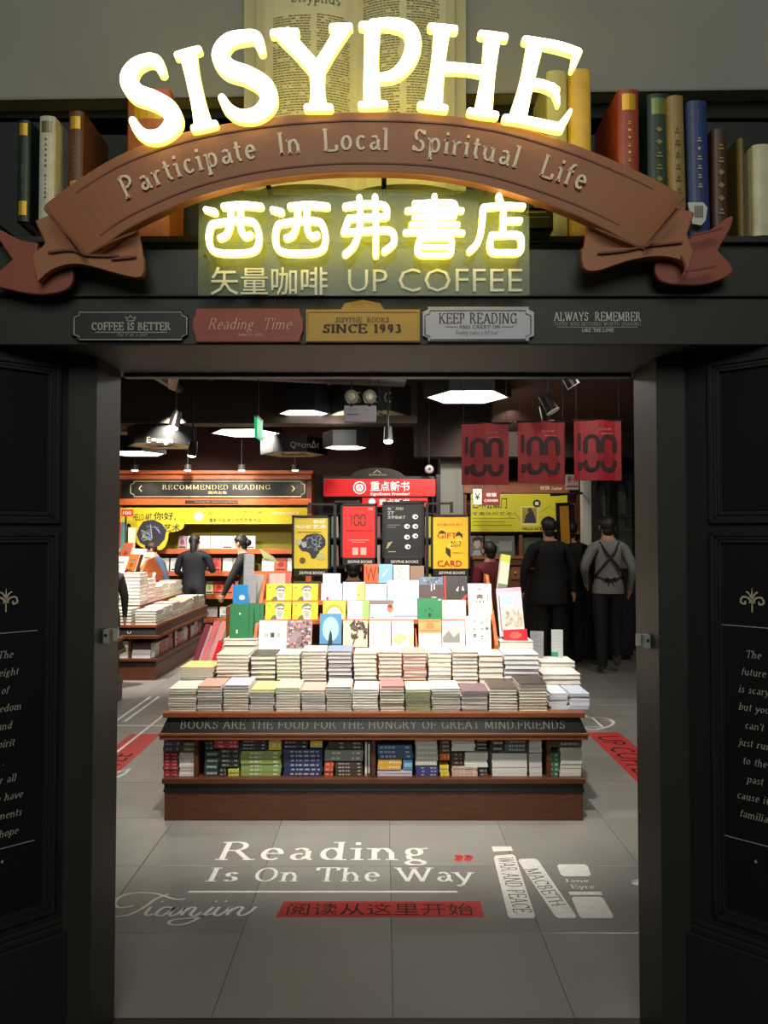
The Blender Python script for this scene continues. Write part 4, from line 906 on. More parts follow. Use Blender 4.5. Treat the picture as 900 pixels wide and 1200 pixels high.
# riser and second row
M().box(IX0 + .12, IX1 - .12, 4.44, 5.9, .600, .70, WOOD)
rs = M().box(px4(214, 4.46), px4(634, 4.46), 4.45, 5.8, .600, .70, WOOD).build('riser', central, bevel=.003)
G2 = 'stacked books in the second row of the central table'
sr = [(211, 252, 782, 7, (214, 180, 60)), (254, 293, 767, 8, None), (294, 324, 768, 6, None), (324, 353, 767, 8, None), (353, 383, 763, 10, None), (384, 413, 763, 8, (70, 90, 140)), (414, 442, 766, 7, None), (443, 471, 764, 8, None),
      (472, 500, 765, 9, (206, 110, 96)), (501, 529, 765, 7, None), (529, 560, 764, 8, None), (560, 590, 768, 5, (208, 196, 170)), (590, 632, 767, 6, (222, 220, 214))]
for i, (a, b, yt, n, top_) in enumerate(sr):
    c = [PALE[R.randrange(5)]] * 2
    if i == 2: c = [(60, 56, 50)]
    if i == 5: c = [(70, 84, 130)]
    if i == 8: c = [(190, 120, 106)]
    if i == 12: c = [(170, 166, 190)]
    z1 = at(0, yt, 4.47).z
    stack(px4(a, 4.47), px4(b, 4.47), 4.47, .70, z1, n, c, '%s stack from the left, second row on the central table' % ORD[i], G2, top=top_, pg=(i + 1) % 2, mass=1)
# third level stacks beside the rack
stack(px4(262, 4.75), px4(302, 4.75), 4.74, .70, at(0, 749, 4.75).z, 6, [(70, 60, 50), (206, 200, 180)], 'short stack under the green notebooks', 'stacks beside the display rack', top=(210, 204, 180))
stack(px4(584, 4.75), px4(624, 4.75), 4.74, .70, at(0, 751, 4.75).z, 5, [(196, 60, 70), (214, 208, 200)], 'short stack under the tilted magazine', 'stacks beside the display rack', top=(224, 220, 212))
# right end stacks, facing outwards
stack(px4(642, 4.25), px4(664, 4.25), 4.24, .600, at(0, 812, 4.25).z, 5, [(196, 202, 214)], 'bluish white stack beside the front row end, inner one', 'stacks at the right end of the central table', spine=True)
stack(px4(665, 4.25), px4(689, 4.25), 4.24, .600, at(0, 812, 4.25).z, 5, [(182, 190, 206), (214, 216, 222)], 'bluish white stack at the very corner of the central table', 'stacks at the right end of the central table', spine=True)
stack(px4(634, 4.52), px4(680, 4.52), 4.52, .600, at(0, 790, 4.52).z, 5, [(220, 218, 214)], 'broad white stack behind the corner stacks', 'stacks at the right end of the central table', jit=.002)
stack(px4(632, 4.80), px4(674, 4.80), 4.8, .600, at(0, 776, 4.8).z, 6, [(222, 220, 214)], 'broad white stack in third place behind the table corner', 'stacks at the right end of the central table', jit=.002)
# ---------------------------------------------------------------- books in the lower shelf of the central table
G3 = 'books in the lower shelf of the central table'
low = [(193, 211, 882, 912, 8, (150, 40, 50), 'crimson', 1), (212, 233, 882, 912, 9, (206, 202, 196), 'white', 1), (193, 214, 868, 881, 2, (84, 66, 96), 'purple', 1), (215, 233, 869, 881, 2, (100, 90, 70), 'olive brown', 1),
       (241, 258, 880, 912, 5, (40, 60, 52), 'dark teal', 1), (259, 282, 878, 899, 4, (48, 52, 44), 'blackish green', 1), (259, 267, 900, 912, 2, (36, 48, 40), 'dark green', 1), (268, 282, 901, 912, 2, (176, 180, 60), 'lime', 1), (241, 252, 868, 879, 2, (40, 46, 44), 'charcoal', 1), (253, 282, 867, 877, 2, (170, 52, 66), 'rose red', 1),
       (283, 331, 880, 912, 7, (134, 150, 84), 'moss green', 1), (283, 314, 867, 879, 3, (44, 44, 48), 'black', 1), (315, 331, 867, 879, 1, (196, 176, 60), 'yellow', 1),
       (333, 379, 878, 912, 7, (44, 50, 92), 'navy', 1), (333, 362, 868, 877, 2, (40, 40, 44), 'black topped', 1), (363, 379, 868, 876, 1, (200, 180, 70), 'straw yellow', 1),
       (380, 426, 879, 892, 2, (128, 130, 130), 'grey', 1), (380, 392, 893, 912, 3, (190, 80, 44), 'orange', 1), (393, 426, 893, 912, 5, (70, 56, 44), 'dark brown', 1), (385, 426, 869, 878, 2, (50, 44, 40), 'umber', 1),
       (442, 484, 873, 889, 3, (60, 86, 120), 'steel blue', 1), (442, 471, 890, 902, 2, (208, 160, 60), 'amber', 1), (472, 484, 890, 902, 1, (80, 140, 190), 'sky blue', 1), (442, 484, 903, 912, 2, (196, 188, 204), 'lilac white', 1),
       (486, 513, 867, 897, 6, (176, 178, 166), 'pale sage', 1), (486, 513, 898, 912, 3, (60, 60, 110), 'indigo', 1), (514, 527, 867, 882, 3, (64, 40, 34), 'maroon brown', 1), (514, 527, 883, 891, 1, (206, 96, 44), 'bright orange', 1), (514, 526, 897, 912, 3, (206, 184, 50), 'lemon', 1),
       (528, 556, 867, 880, 3, (206, 204, 196), 'off-white', 1), (557, 571, 867, 880, 3, (52, 46, 42), 'sooty', 1), (528, 542, 882, 896, 3, (76, 52, 40), 'chestnut', 1), (543, 571, 882, 899, 4, (204, 202, 196), 'chalk white', 1), (528, 559, 898, 912, 4, (190, 160, 150), 'pinkish', 1), (560, 571, 901, 912, 2, (70, 66, 60), 'slate', 1),
       (575, 617, 883, 912, 6, (204, 202, 200), 'wide white', 1), (618, 634, 883, 912, 6, (190, 188, 186), 'narrow white', 1), (575, 589, 867, 881, 2, (36, 34, 34), 'jet black', 1), (590, 616, 867, 881, 3, (80, 82, 90), 'slate grey', 1), (618, 634, 867, 882, 3, (198, 196, 190), 'ivory', 1),
       (641, 653, 882, 912, 6, (60, 110, 80), 'green', 1), (654, 680, 876, 912, 8, (196, 194, 184), 'white spined', 1), (641, 680, 868, 875, 1, (90, 66, 50), 'brown lying', 1)]
for (a, b, ya, yb, n, col, nm, sp) in low:
    z0, z1 = max(.236, at(0, yb, 4.2).z), at(0, ya, 4.2).z
    n = n - 1 if n > 4 else n
    stack(px4(a), px4(b), 4.2 + (.02 if nm == 'sooty' else 0), z0, min(z1, .4505), n, [col], 'the %s pile, lower shelf of the central table' % nm, G3, d=.2, spine=True, jit=.003, rj=.006)
for i, x in enumerate((428, 431.5)):
    book(px4(x + 1), 4.21, .236, .012, .2, .19, [(170, 168, 160), (90, 110, 100)][i], ['pale', 'grey green'][i] + ' thin book standing upright beside the dark brown pile in the lower shelf', G3)
# ---------------------------------------------------------------- display rack on the table
RX0, RX1 = px4(297, 4.78), px4(583, 4.78)
t = thing('display_rack', 'stepped orange wood rack on the central table presenting face-out books', 'book rack', ((RX0 + RX1) / 2, 5.0, .70))
zb0 = at(0, 768, 4.76).z
M().box(RX0, RX1, 4.76, 5.3, .70, zb0, WOODO).build('bottom_board', t, bevel=.002)
M().box(RX0, RX1, 4.745, 4.76, .70, zb0 + .018, WOODO).build('front_lip', t, bevel=.002)
for x in (RX0, RX1 - .022, px4(487, 4.78)):
    w_ = .022 if x != px4(487, 4.78) else .012
    hgt = 1.0 if w_ > .02 else .55
    M().prism([(x, 4.75, .70), (x, 4.75, zb0 + .07 * hgt), (x, 5.2, zb0 + .07 + .42 * hgt), (x, 5.3, zb0 + .07 + .42 * hgt), (x, 5.3, .70)], (w_, 0, 0), WOODO).build('side_panel' if w_ > .02 else 'divider', t, bevel=.002)
rows = [(4.775, zb0), (4.905, at(0, 726, 4.9).z), (5.035, at(0, 703.5, 5.03).z)]
for (y, z) in rows[1:]: M().box(RX0 + .022, RX1 - .022, y, 5.25, z - .03, z, WOODO).build('step', t)
RACK = t
def facebook(lb, x0, x1, yb, yt, Y, col, art, group, tilt=14, th=.018, zb=None, nm='book', zfix=None, roll=0, par=None, yaw=0):
    a, b = at(x0, yb, Y), at(x1, yb, Y)
    z = zb if zb is not None else a.z; w = b.x - a.x; ti = math.radians(tilt)
    v = Vector((0, math.sin(ti), math.cos(ti))); n = Vector((0, math.cos(ti), -math.sin(ti))); u = X.copy()
    # height so that the top reaches yt
    r = ray(0, yt); k = None
    hh = ((CAMZ + r.z / r.y * Y) - z) / (v.z - r.z / r.y * v.y)
    O = Vector(((a.x + b.x) / 2, Y, z))
    rot = Matrix.Translation(O) @ Matrix.Rotation(math.radians(yaw), 4, 'Z') @ Matrix.Rotation(math.radians(roll), 4, 'Y') @ Matrix.Translation(-O)
    m = M().obox(O, u, v, n, w, hh, .0016, mat(col, .5)).obox(O + n * (th - .0016), u, v, n, w, hh, .0016)
    m.obox(O + n * .0016 - u * (w / 2 - .001), u, v, n, .002, hh, th - .0032)
    m.obox(O + n * .0016 + v * .003, u, v, n, w - .006, hh - .006, th - .0032, PAPER).xf(rot)
    o = m.build(nm, None, O); tag(o, lb, 'book', group)
    if art:
        O2 = O - u * (w / 2); mm = draw(plane(O2, u, v, -n), w, hh, art, o, 'cover_print', .0003) if not (roll or yaw) else draw((lambda f: (lambda x, y, d: rot @ f(x, y, d)))(plane(O2, u, v, -n)), w, hh, art, o, 'cover_print', .0003)
    return o
GR = (120, 116, 112); KK = (28, 28, 30)
def bust():
    return [('p', [(.22, 0), (.30, .14), (.40, .22), (.42, .34), (.38, .5), (.40, .72), (.48, .84), (.60, .86), (.70, .78), (.72, .6), (.70, .5), (.74, .34), (.70, .16), (.74, 0)], (206, 200, 186)),
            ('p', [(.38, .52), (.36, .7), (.44, .88), (.6, .92), (.74, .82), (.76, .62), (.72, .66), (.66, .76), (.54, .72), (.44, .7)], (110, 104, 98)), ('o', .53, .6, .07, .035, KK), ('o', .67, .58, .05, .035, KK), ('l', [(.44, .62), (.72, .6)], .02, KK),
            ('p', [(.44, .44), (.5, .2), (.58, .08), (.66, .2), (.68, .42), (.58, .46)], (160, 154, 144)), ('p', [(.2, 0), (.3, .2), (.42, .24), (.46, 0)], (96, 90, 84)), ('o', .14, .78, .05, .04, (170, 120, 30)), ('t', '之人', .78, .45, .95, .53, (110, 80, 10))]
def lines(n, x0=.2, x1=.8, y0=.3, y1=.6, c=GR): return [('r', x0, y0 + (y1 - y0) * i / n, x1 - .1 * (i % 2), y0 + (y1 - y0) * i / n + .012, c) for i in range(n)]
def speck(n, x0, x1, y0, y1, cols, r=.02, s=1):
    q = random.Random(s); return [('o', q.uniform(x0, x1), q.uniform(y0, y1), q.uniform(r * .5, r), q.uniform(r * .5, r), cols[q.randrange(len(cols))]) for _ in range(n)]
YEL = (232, 196, 28); GF = 'face-out books on the display rack'; WB = (226, 222, 214)
LW2 = ' of the rack'
D1 = [  # bottom row: x0,x1,yt
 ('white book with three small grey squares, bottom row' + LW2, 306, 338, 727, WB, [('r', .2, .5, .34, .64, (170, 168, 160)), ('r', .42, .5, .56, .64, (60, 58, 56)), ('r', .64, .5, .78, .64, (170, 168, 160))] + lines(2, .4, .7, .2, .26, (190, 188, 180))),
 ('book with a speckled mauve crowd picture, bottom row' + LW2, 338, 367, 727, (150, 128, 134), speck(90, .04, .96, .15, .96, [(190, 140, 120), (110, 100, 140), (200, 190, 180), (90, 80, 90), (180, 110, 120)], .05) + [('r', 0, 0, 1, .1, (110, 96, 96)), ('t', '众生', .2, .02, .8, .09, WB)]),
 ('book with a blue moonlit night and dark figure, bottom row' + LW2, 376, 401, 719, (70, 130, 170), [('o', .5, .62, .38, .3, (150, 200, 224)), ('r', 0, 0, 1, .26, (22, 32, 42)), ('p', [(.38, .24), (.44, .5), (.5, .6), (.56, .5), (.6, .24)], (16, 22, 30)), ('t', '时间', .3, .12, .74, .22, (180, 200, 214))]),
 ('cream book with black blossom over a dark foot, bottom row' + LW2, 403, 431, 727, (208, 196, 170), speck(26, .3, .95, .5, .95, [(60, 50, 44), (90, 70, 60), (50, 46, 40)], .08, 3) + [('l', [(.4, .3), (.5, .5), (.6, .7)], .04, (70, 56, 46)), ('r', 0, 0, 1, .22, (60, 40, 34)), ('r', .1, .08, .9, .16, (190, 80, 60))]),
 ('white book with faint green plant sketch, bottom row' + LW2, 433, 458, 727, WB, [('o', .7, .7, .1, .12, (206, 216, 170)), ('o', .6, .58, .08, .08, (214, 222, 186))]),
 ('white book with pale green hedge drawing, bottom row' + LW2, 459, 484, 727, WB, speck(20, .1, .9, .35, .6, [(190, 204, 130), (206, 214, 150), (170, 186, 110)], .09, 5)),
 ('white book with an orange ornamental head band, bottom row' + LW2, 490, 516, 726, WB, [('r', 0, .6, 1, 1, (214, 150, 96)), ('r', .05, .66, .95, .7, (180, 110, 60)), ('o', .5, .82, .2, .1, (190, 120, 70)), ('r', .05, .94, .95, .97, (180, 110, 60))]),
 ('white book with a grey landscape square, bottom row' + LW2, 517, 543, 727, WB, [('r', .02, .35, .78, .82, (180, 182, 178)), ('p', [(.02, .35), (.02, .5), (.3, .7), (.5, .5), (.78, .66), (.78, .35)], (130, 132, 128))]),
 ('white book with tiny black brush signs, bottom row' + LW2, 544, 573, 722, WB, [('t', '田', .28, .84, .4, .92, KK), ('t', '间', .28, .62, .4, .7, KK), ('t', '遗', .28, .44, .42, .54, KK), ('t', '山', .6, .8, .7, .88, KK), ('t', '中', .6, .62, .7, .7, KK), ('t', '来', .6, .4, .7, .5, KK), ('t', '人', .8, .86, .92, .95, KK), ('t', '時', .8, .62, .92, .72, KK)])]
for (lb, a, b, yt, c, art) in D1: facebook(lb, a, b, 0, yt, 4.785, c, art, GF, zb=zb0)
D2 = [('yellow book with a bearded man in sunglasses, first in the middle row' + LW2, 314, 343, 705, YEL, bust()), ('yellow book with a bearded man in sunglasses, second in the middle row' + LW2, 345, 374, 705, YEL, bust()),
 ('yellow and white book with a golden arch, middle row' + LW2, 380, 406, 704, (232, 206, 70), [('p', oval(.5, .3, .42, .5, 16, 0, 180), (196, 150, 30)), ('p', oval(.5, .25, .3, .4, 16, 0, 180), WB), ('r', .1, 0, .9, .3, WB)]),
 ('white book with a green back strip, middle row' + LW2, 408, 433, 704, WB, [('r', .68, 0, 1, 1, (140, 170, 100))] + lines(4, .2, .55, .2, .8, (190, 196, 200))),
 ('white book with a dark top and small portrait, middle row' + LW2, 434, 461, 704, WB, [('r', 0, .8, 1, 1, (110, 106, 106)), ('o', .85, .6, .14, .25, (190, 110, 90)), ('o', .85, .7, .1, .1, (90, 60, 50)), ('o', .1, .1, .07, .06, (110, 120, 170))]),
 ('plain white book with pale blue cap, middle row' + LW2, 461, 488, 702, (214, 222, 232), [('r', 0, .85, 1, 1, (160, 196, 226)), ('r', 0, .1, 1, .2, (150, 146, 170))]),
 ('green book with a small black tree, middle row' + LW2, 488, 517, 701, (28, 116, 72), [('o', .5, .2, .05, .1, KK), ('o', .35, .42, .04, .03, (16, 70, 44)), ('o', .5, .5, .05, .03, (16, 70, 44)), ('o', .6, .4, .04, .03, (16, 70, 44)), ('r', .84, .9, .94, .95, WB)]),
 ('cream book with faint corner marks, middle row' + LW2, 517, 544, 703, (224, 214, 196), [('o', .12, .85, .05, .04, (170, 130, 110))] + lines(5, .82, .95, .1, .7, (180, 170, 150)))]
for (lb, a, b, yt, c, art) in D2: facebook(lb, a, b, 0, yt, 4.915, c, art, GF, zb=rows[1][1])
D3 = [('yellow book with a bearded man in sunglasses, first in the top row' + LW2, 315, 344, 684, YEL, bust()), ('yellow book with a bearded man in sunglasses, second in the top row' + LW2, 345, 374, 684, YEL, bust()),
 ('lilac book with thin pink lines, top row' + LW2, 378, 402, 684, (196, 190, 210), lines(3, .2, .8, .6, .8, (190, 150, 170)) + [('o', .3, .1, .06, .1, (150, 40, 60))]),
 ('white book with an apricot side panel, top row' + LW2, 403, 428, 682, WB, [('r', .62, .0, 1, .95, (226, 176, 110)), ('o', .72, .3, .05, .05, (190, 120, 60))]),
 ('white book with a black spine edge, top row' + LW2, 429, 453, 683, WB, [('r', 0, .94, 1, 1, KK)] + lines(3, .15, .3, .3, .7)),
 ('broad white book with a sky blue foot, top row' + LW2, 454, 490, 680, (228, 230, 232), [('r', 0, 0, 1, .3, (150, 196, 232)), ('p', [(.3, .3), (.4, .1), (.9, .2), (1, .4)], (196, 220, 238))]),
 ('dark maroon book with a blue-grey crowd, top row' + LW2, 491, 518, 676, (72, 50, 56), [('r', 0, .66, 1, 1, (96, 110, 130)), ('r', .48, .4, .52, .66, WB), ('r', .6, .45, .64, .7, WB), ('r', .5, .1, .7, .14, (200, 180, 170))] + speck(12, .1, .9, .7, .95, [(60, 60, 80), (140, 150, 160)], .05, 6)),
 ('black book with a red edge and white bird, top row' + LW2, 519, 546, 675, (34, 30, 32), [('r', 0, 0, .08, 1, (170, 40, 44)), ('p', [(.5, .4), (.62, .56), (.6, .36)], WB), ('p', [(.75, .4), (.8, .6), (.86, .4)], WB), ('p', [(.7, 0), (1, .3), (1, .15), (.85, 0)], (190, 50, 54))])]
for (lb, a, b, yt, c, art) in D3: facebook(lb, a, b, 0, yt, 5.045, c, art, GF, zb=rows[2][1])
facebook('tall cream book with a large black brush title, at the rack end', 547, 574, 0, 684, 4.93, (216, 210, 192), [('o', .48, .84, .09, .035, (150, 140, 130)), ('t', '青', .33, .56, .66, .7, KK), ('t', '山', .33, .46, .66, .52, KK), ('r', .82, .5, .86, .72, (140, 130, 120))], GF, zb=rows[1][1])
# books lying along the rack's upper edge
GT = 'books laid along the upper edge of the display rack'
def topbook(lb, x0, x1, ya, yb, Y, col, tilt=20): facebook(lb, x0, x1, 0, ya, Y, col, None, GT, tilt=tilt, zb=at(0, yb, Y).z, th=.02)
M().box(RX0, RX1, 5.28, 5.46, .70, at(0, 683, 5.3).z - .012, WOOD).build('upper_shelf', RACK, bevel=.003)
zz = at(0, 683, 5.3).z - .01
for (lb, x0, x1, yt, col, art) in [('salmon and pink book pile front standing at the upper rack edge', 318, 343, 672, (220, 160, 150), [('r', .75, 0, 1, 1, (196, 84, 70))]), ('black slim book at the upper rack edge below the yellow poster', 346, 378, 681, (40, 38, 40), []),
        ('white book at the upper rack edge between the poster posts', 380, 400, 672, (214, 216, 200), []), ('orange book with a dark letter, upper rack edge', 427, 443, 661, (206, 84, 30), [('t', 'W', .1, .15, .9, .85, (120, 36, 14))]), ('pale blue book with a small white mark, upper rack edge', 444, 460, 661, (120, 168, 190), [('l', [(.3, .4), (.6, .7)], .08, WB)]),
        ('cream flowered book, upper rack edge', 461, 479, 662, (214, 204, 190), speck(10, .1, .9, .1, .9, [(196, 150, 140), (170, 160, 140)], .08, 8)), ('brown book, upper rack edge', 480, 496, 663, (130, 104, 90), [])]:
    facebook(lb, x0, x1, 0, yt, 5.34, col, art, GT, tilt=8, zb=zz)
# ---------------------------------------------------------------- leaning books left and right of the rack
def lean(lb, P0, u, v, w, h, th, col, art, group, nm='book', cat='book'):
    u = Vector(u).normalized(); v = Vector(v); v = (v - u * v.dot(u)).normalized(); n = -(u.cross(v)); O = Vector(P0)
    m = M().obox(O, u, v, n, w, h, .0016, mat(col, .45)).obox(O + n * (th - .0016), u, v, n, w, h, .0016).obox(O + n * .0016 - u * (w / 2 - .001), u, v, n, .002, h, th - .0032).obox(O + n * .0016, u, v, n, w - .008, h - .004, th - .0032, PAPER)
    o = m.build(nm, None, O); tag(o, lb, cat, group)
    if art: draw(plane(O - u * (w / 2), u, v, -n), w, h, art, o, 'cover_print', .0004)
    return o
GLf = 'books leaning on the flank of the display rack'
zs = at(0, 749, 4.78).z
GRN = (24, 104, 62)
lean('green notebook with an elastic band, in front of its twin on the short stack', (px4(283, 4.78), 4.79, zs), (1, .1, 0), (.16, .22, 1), .15, .225, .02, GRN, [('o', .42, .72, .04, .03, WB), ('r', .28, .16, .34, .26, WB), ('r', .8, 0, .83, 1, (16, 70, 40))], GLf, 'notebook', 'notebook')
lean('green notebook standing just behind the other green one', (px4(296, 4.82), 4.86, zs), (1, .1, 0), (.16, .22, 1), .13, .225, .02, GRN, [('r', .8, 0, .83, 1, (16, 70, 40))], GLf, 'notebook', 'notebook')
zs2 = at(0, 710, 4.98).z
M().box(px4(268, 5), px4(297, 5) , 4.93, 5.5, .70, zs2 - .001, WOOD).build('side_step', RACK)
lean('bright blue book behind the green notebooks', (px4(283, 5.0), 4.98, zs2), (1, .25, 0), (.32, .1, 1), .10, .14, .02, (40, 130, 200), [('o', .6, .4, .2, .12, (200, 220, 236))], GLf)
lean('grey book leaning behind the green notebooks, left of its twin', (px4(295, 5.1), 5.08, zs2), (1, .3, 0), (.5, .1, 1), .07, .2, .02, (150, 154, 158), [], GLf)
lean('grey book leaning nearest to the rack flank behind the notebooks', (px4(303, 5.15), 5.16, zs2), (1, .3, 0), (.5, .1, 1), .07, .2, .02, (160, 164, 160), [], GLf)
zs3 = at(0, 692, 5.35).z
lean('tall pale grey book tilted high above the blue one', (px4(293, 5.4), 5.36, zs3), (1, .5, 0), (.42, .1, 1), .07, .26, .03, (180, 184, 188), lines(6, .2, .9, .1, .9, (150, 154, 160)), GLf)
M().box(px4(280, 5.4), px4(297, 5.4), 5.3, 5.5, zs2, zs3 - .001, BLACK).build('side_support', RACK)
zr = .712
for i, (x, c, lb, h, yy) in enumerate([(228, (120, 50, 66), 'dark plum', .30, 4.98), (237, (206, 110, 116), 'dusty pink', .33, 4.93), (246, (222, 150, 146), 'pale pink', .33, 4.9), (248, (206, 32, 44), 'bright red', .21, 4.78), (257, (216, 140, 130), 'salmon', .30, 4.86)]):
    lean('%s book leaning towards the rack among the red books at the table end' % lb, (px4(x, yy), yy, zr), (.9, -.5, 0), (.55, .3, 1), .05 if i != 3 else .045, h, .16, c, [], GLf)
lean('flat pink book lying before the leaning red books', (px4(236, 4.72), 4.715, .70), (1, 0, 0), (0, 0, 1), .14, .022, .02, (222, 110, 120), [], GLf)
# right flank
zt = at(0, 751, 4.78).z + .001
lean('pastel magazine with pink edge tilted on the short stack right of the rack', (px4(600, 4.8), 4.80, zt + .03), (1, -.1, .07), (-.2, .25, 1), .16, .31, .035, (206, 200, 196), [('r', .06, .1, .12, .85, (150, 110, 120)), ('r', .2, .05, .98, .6, (200, 190, 180)), ('o', .45, .75, .3, .1, (160, 190, 220)), ('o', .8, .7, .18, .2, (232, 180, 200)), ('r', .0, .93, 1, 1, (236, 160, 190))] + speck(30, .25, .95, .2, .55, [(170, 150, 150), (190, 170, 150)], .05, 9), GLf, 'magazine', 'magazine')
lean('crimson box-like book under the tilted pastel magazine', (px4(604, 4.76), 4.76, zt), (1, -.05, .05), (-.12, .1, 1), .15, .075, .12, (190, 36, 50), [('o', .5, .5, .25, .3, (214, 90, 90))], GLf)
lean('pale green and grey book tilted above the tilted magazine', (px4(588, 5.3), 5.3, at(0, 693, 5.3).z), (1, .2, -.2), (-.38, .1, 1), .07, .27, .03, (206, 208, 186), [('r', 0, .8, 1, 1, (190, 200, 80)), ('r', 0, 0, 1, .2, (120, 124, 116))], GLf)
M().box(px4(584, 5.3), px4(606, 5.3), 5.24, 5.5, .70, at(0, 694, 5.3).z, mat((60, 36, 28), .6)).build('side_support', RACK)
zp = .70
lean('shrink-wrapped grey book standing at the right table end, inner one', (px4(628, 4.95), 4.96, zp), (1, -.3, 0), (-.02, .1, 1), .085, .245, .05, (150, 152, 158), [('r', .0, 0, 1, .14, (100, 100, 110))] + lines(6, .2, .9, .2, .9, (180, 182, 190)), GLf)
lean('shrink-wrapped grey book slanting at the right table end, outer one', (px4(653, 4.95), 4.98, zp), (1, -.3, 0), (-.22, .1, 1), .075, .25, .05, (162, 172, 170), [('r', 0, .3, .6, .42, (30, 130, 100))] + lines(5, .2, .9, .5, .9, (190, 196, 200)), GLf)
# ---------------------------------------------------------------- hanging poster stand behind the rack
FR = mat((26, 24, 24), .4)
t = thing('poster_stand', 'black metal stand whose arms carry the four framed posters', 'stand', (0, 5.45, .70))
x1_, x2_ = px4(392.5, 5.5), px4(500.5, 5.5); zt_ = at(0, 591, 5.5).z
for x in (x1_, x2_):
    M().box(x - .011, x + .011, 5.49, 5.512, .70, zt_, FR).build('post', t); M().box(x - .06, x + .06, 5.63, 5.66, .70, .72, FR).box(x - .02, x + .02, 5.5, 5.65, .70, .72).build('foot', t)
for (xa, xb, yy) in ((363, 392, 591), (392, 420, 588), (470, 500, 588), (500, 529, 590)):
    z = at(0, yy, 5.5).z; M().box(px4(xa, 5.5), px4(xb, 5.5), 5.492, 5.508, z - .008, z + .008, FR).build('arm', t)
    xh = px4(xa if xb in (392, 500) else xb, 5.5); M().box(xh - .012, xh + .012, 5.488, 5.51, z - .07, z + .012, FR).build('hook', t)
def framed(lb, x0, x1, y0, y1, Y, bg, art, cat='poster', strip='SISYPHE BOOKS', fm=None):
    a, b = at(x0, y1, Y), at(x1, y0, Y); w, h = b.x - a.x, b.z - a.z
    t = thing('framed_poster', lb, cat, (a.x + w / 2, Y, a.z), 'framed posters over the central table' if strip else None)
    f = .016; hb = .055 if strip else f
    m = M().box(a.x, b.x, Y - .008, Y + .012, b.z - f, b.z, fm or FR).box(a.x, b.x, Y - .008, Y + .012, a.z, a.z + hb).box(a.x, a.x + f, Y - .008, Y + .012, a.z, b.z).box(b.x - f, b.x, Y - .008, Y + .012, a.z, b.z)
    m.build('frame', t, bevel=.001)
    M().box(a.x + f, b.x - f, Y, Y + .01, a.z + hb, b.z - f, mat(bg, .45)).build('sheet', t)
    draw(plane((a.x + f, Y - .0004, a.z + hb), X, Z), w - 2 * f, h - f - hb, art, t)
    if strip: draw(plane((a.x, Y - .0086, a.z), X, Z), w, hb, [('t', strip, .2, .25, .86, .62, (190, 188, 180))], t, 'frame_lettering')
    return t
def swirl(cx, cy, rx, ry, n, seed, cols):
    q = random.Random(seed); out = []
    for i in range(n):
        a = q.uniform(0, 6.28); r = q.uniform(0, .75) ** .6; x, y = cx + rx * r * math.cos(a), cy + ry * r * math.sin(a); s = q.uniform(.04, .09); t0 = q.uniform(0, 6.28)
        out.append(('l', [(x + s * math.cos(t0 + k * .8) * (1 - k * .12), y + s * .7 * math.sin(t0 + k * .8) * (1 - k * .12)) for k in range(5)], .014, cols[q.randrange(len(cols))]))
    return out
BLOB = [(.14, .42), (.16, .54), (.28, .6), (.36, .66), (.5, .68), (.66, .69), (.82, .66), (.92, .58), (.93, .46), (.86, .4), (.76, .36), (.72, .28), (.62, .2), (.52, .2), (.46, .3), (.36, .34), (.24, .34)]
PY = (182, 160, 44)
framed('mustard framed poster with a swirling black portrait, hanging first on the stand', 342, 387, 604, 675, 5.48, PY,
       [('t', '你好', .56, .88, .92, .96, WB), ('t', 'HELLO ART', .04, .79, .5, .85, WB), ('t', '艺术', .55, .78, .94, .86, WB), ('p', BLOB, (34, 34, 44)), ('o', .14, .52, .1, .06, (150, 150, 110)), ('o', .8, .24, .13, .07, (150, 150, 90)), ('o', .25, .16, .09, .06, (80, 64, 24)), ('r', .1, .71, .8, .725, (120, 100, 30)), ('o', .3, .47, .07, .06, (150, 160, 180))] + swirl(.6, .5, .3, .16, 26, 3, [(120, 130, 150), (80, 90, 120), (150, 160, 150)]))
def hundred(c, y0=.62, y1=.82, x0=.26, x1=.7):
    w = (x1 - x0); out = [('r', x0, y0, x0 + w * .07, y0 + .05, c), ('r', x0, y0 + .07, x0 + w * .07, y1, c)]
    for cx in (x0 + w * .38, x0 + w * .83):
        for s_ in (1, -1):
            ym = (y0 + y1) / 2 + s_ * (y1 - y0) * .12; ye = y1 if s_ > 0 else y0
            out.append(('l', [(cx - w * .16, ym), (cx - w * .16, ye - s_ * .04), (cx - w * .08, ye), (cx + w * .08, ye), (cx + w * .16, ye - s_ * .04), (cx + w * .16, ym)], .04, c))
    return out
framed('red framed poster with a big black number, second on the stand', 399, 442, 590, 662, 5.48, (196, 30, 30), hundred((60, 10, 12)) + [('t', '100', .78, .91, .93, .96, (230, 180, 170)), ('t', '百本好书推荐计划', .12, .5, .9, .545, (130, 14, 18)), ('r', .18, .33, .82, .34, (230, 150, 140)), ('r', .3, .29, .7, .3, (230, 150, 140)), ('r', .3, .05, .48, .19, (206, 150, 140)), ('r', .55, .05, .73, .19, (206, 150, 140))])
sb = []
for (x, y) in ((.82, .76), (.6, .58), (.82, .58), (.6, .38), (.82, .4), (.62, .2)): sb += [('o', x, y, .075, .045, (206, 206, 200)), ('o', x + .02, y - .005, .03, .02, (40, 40, 44))]
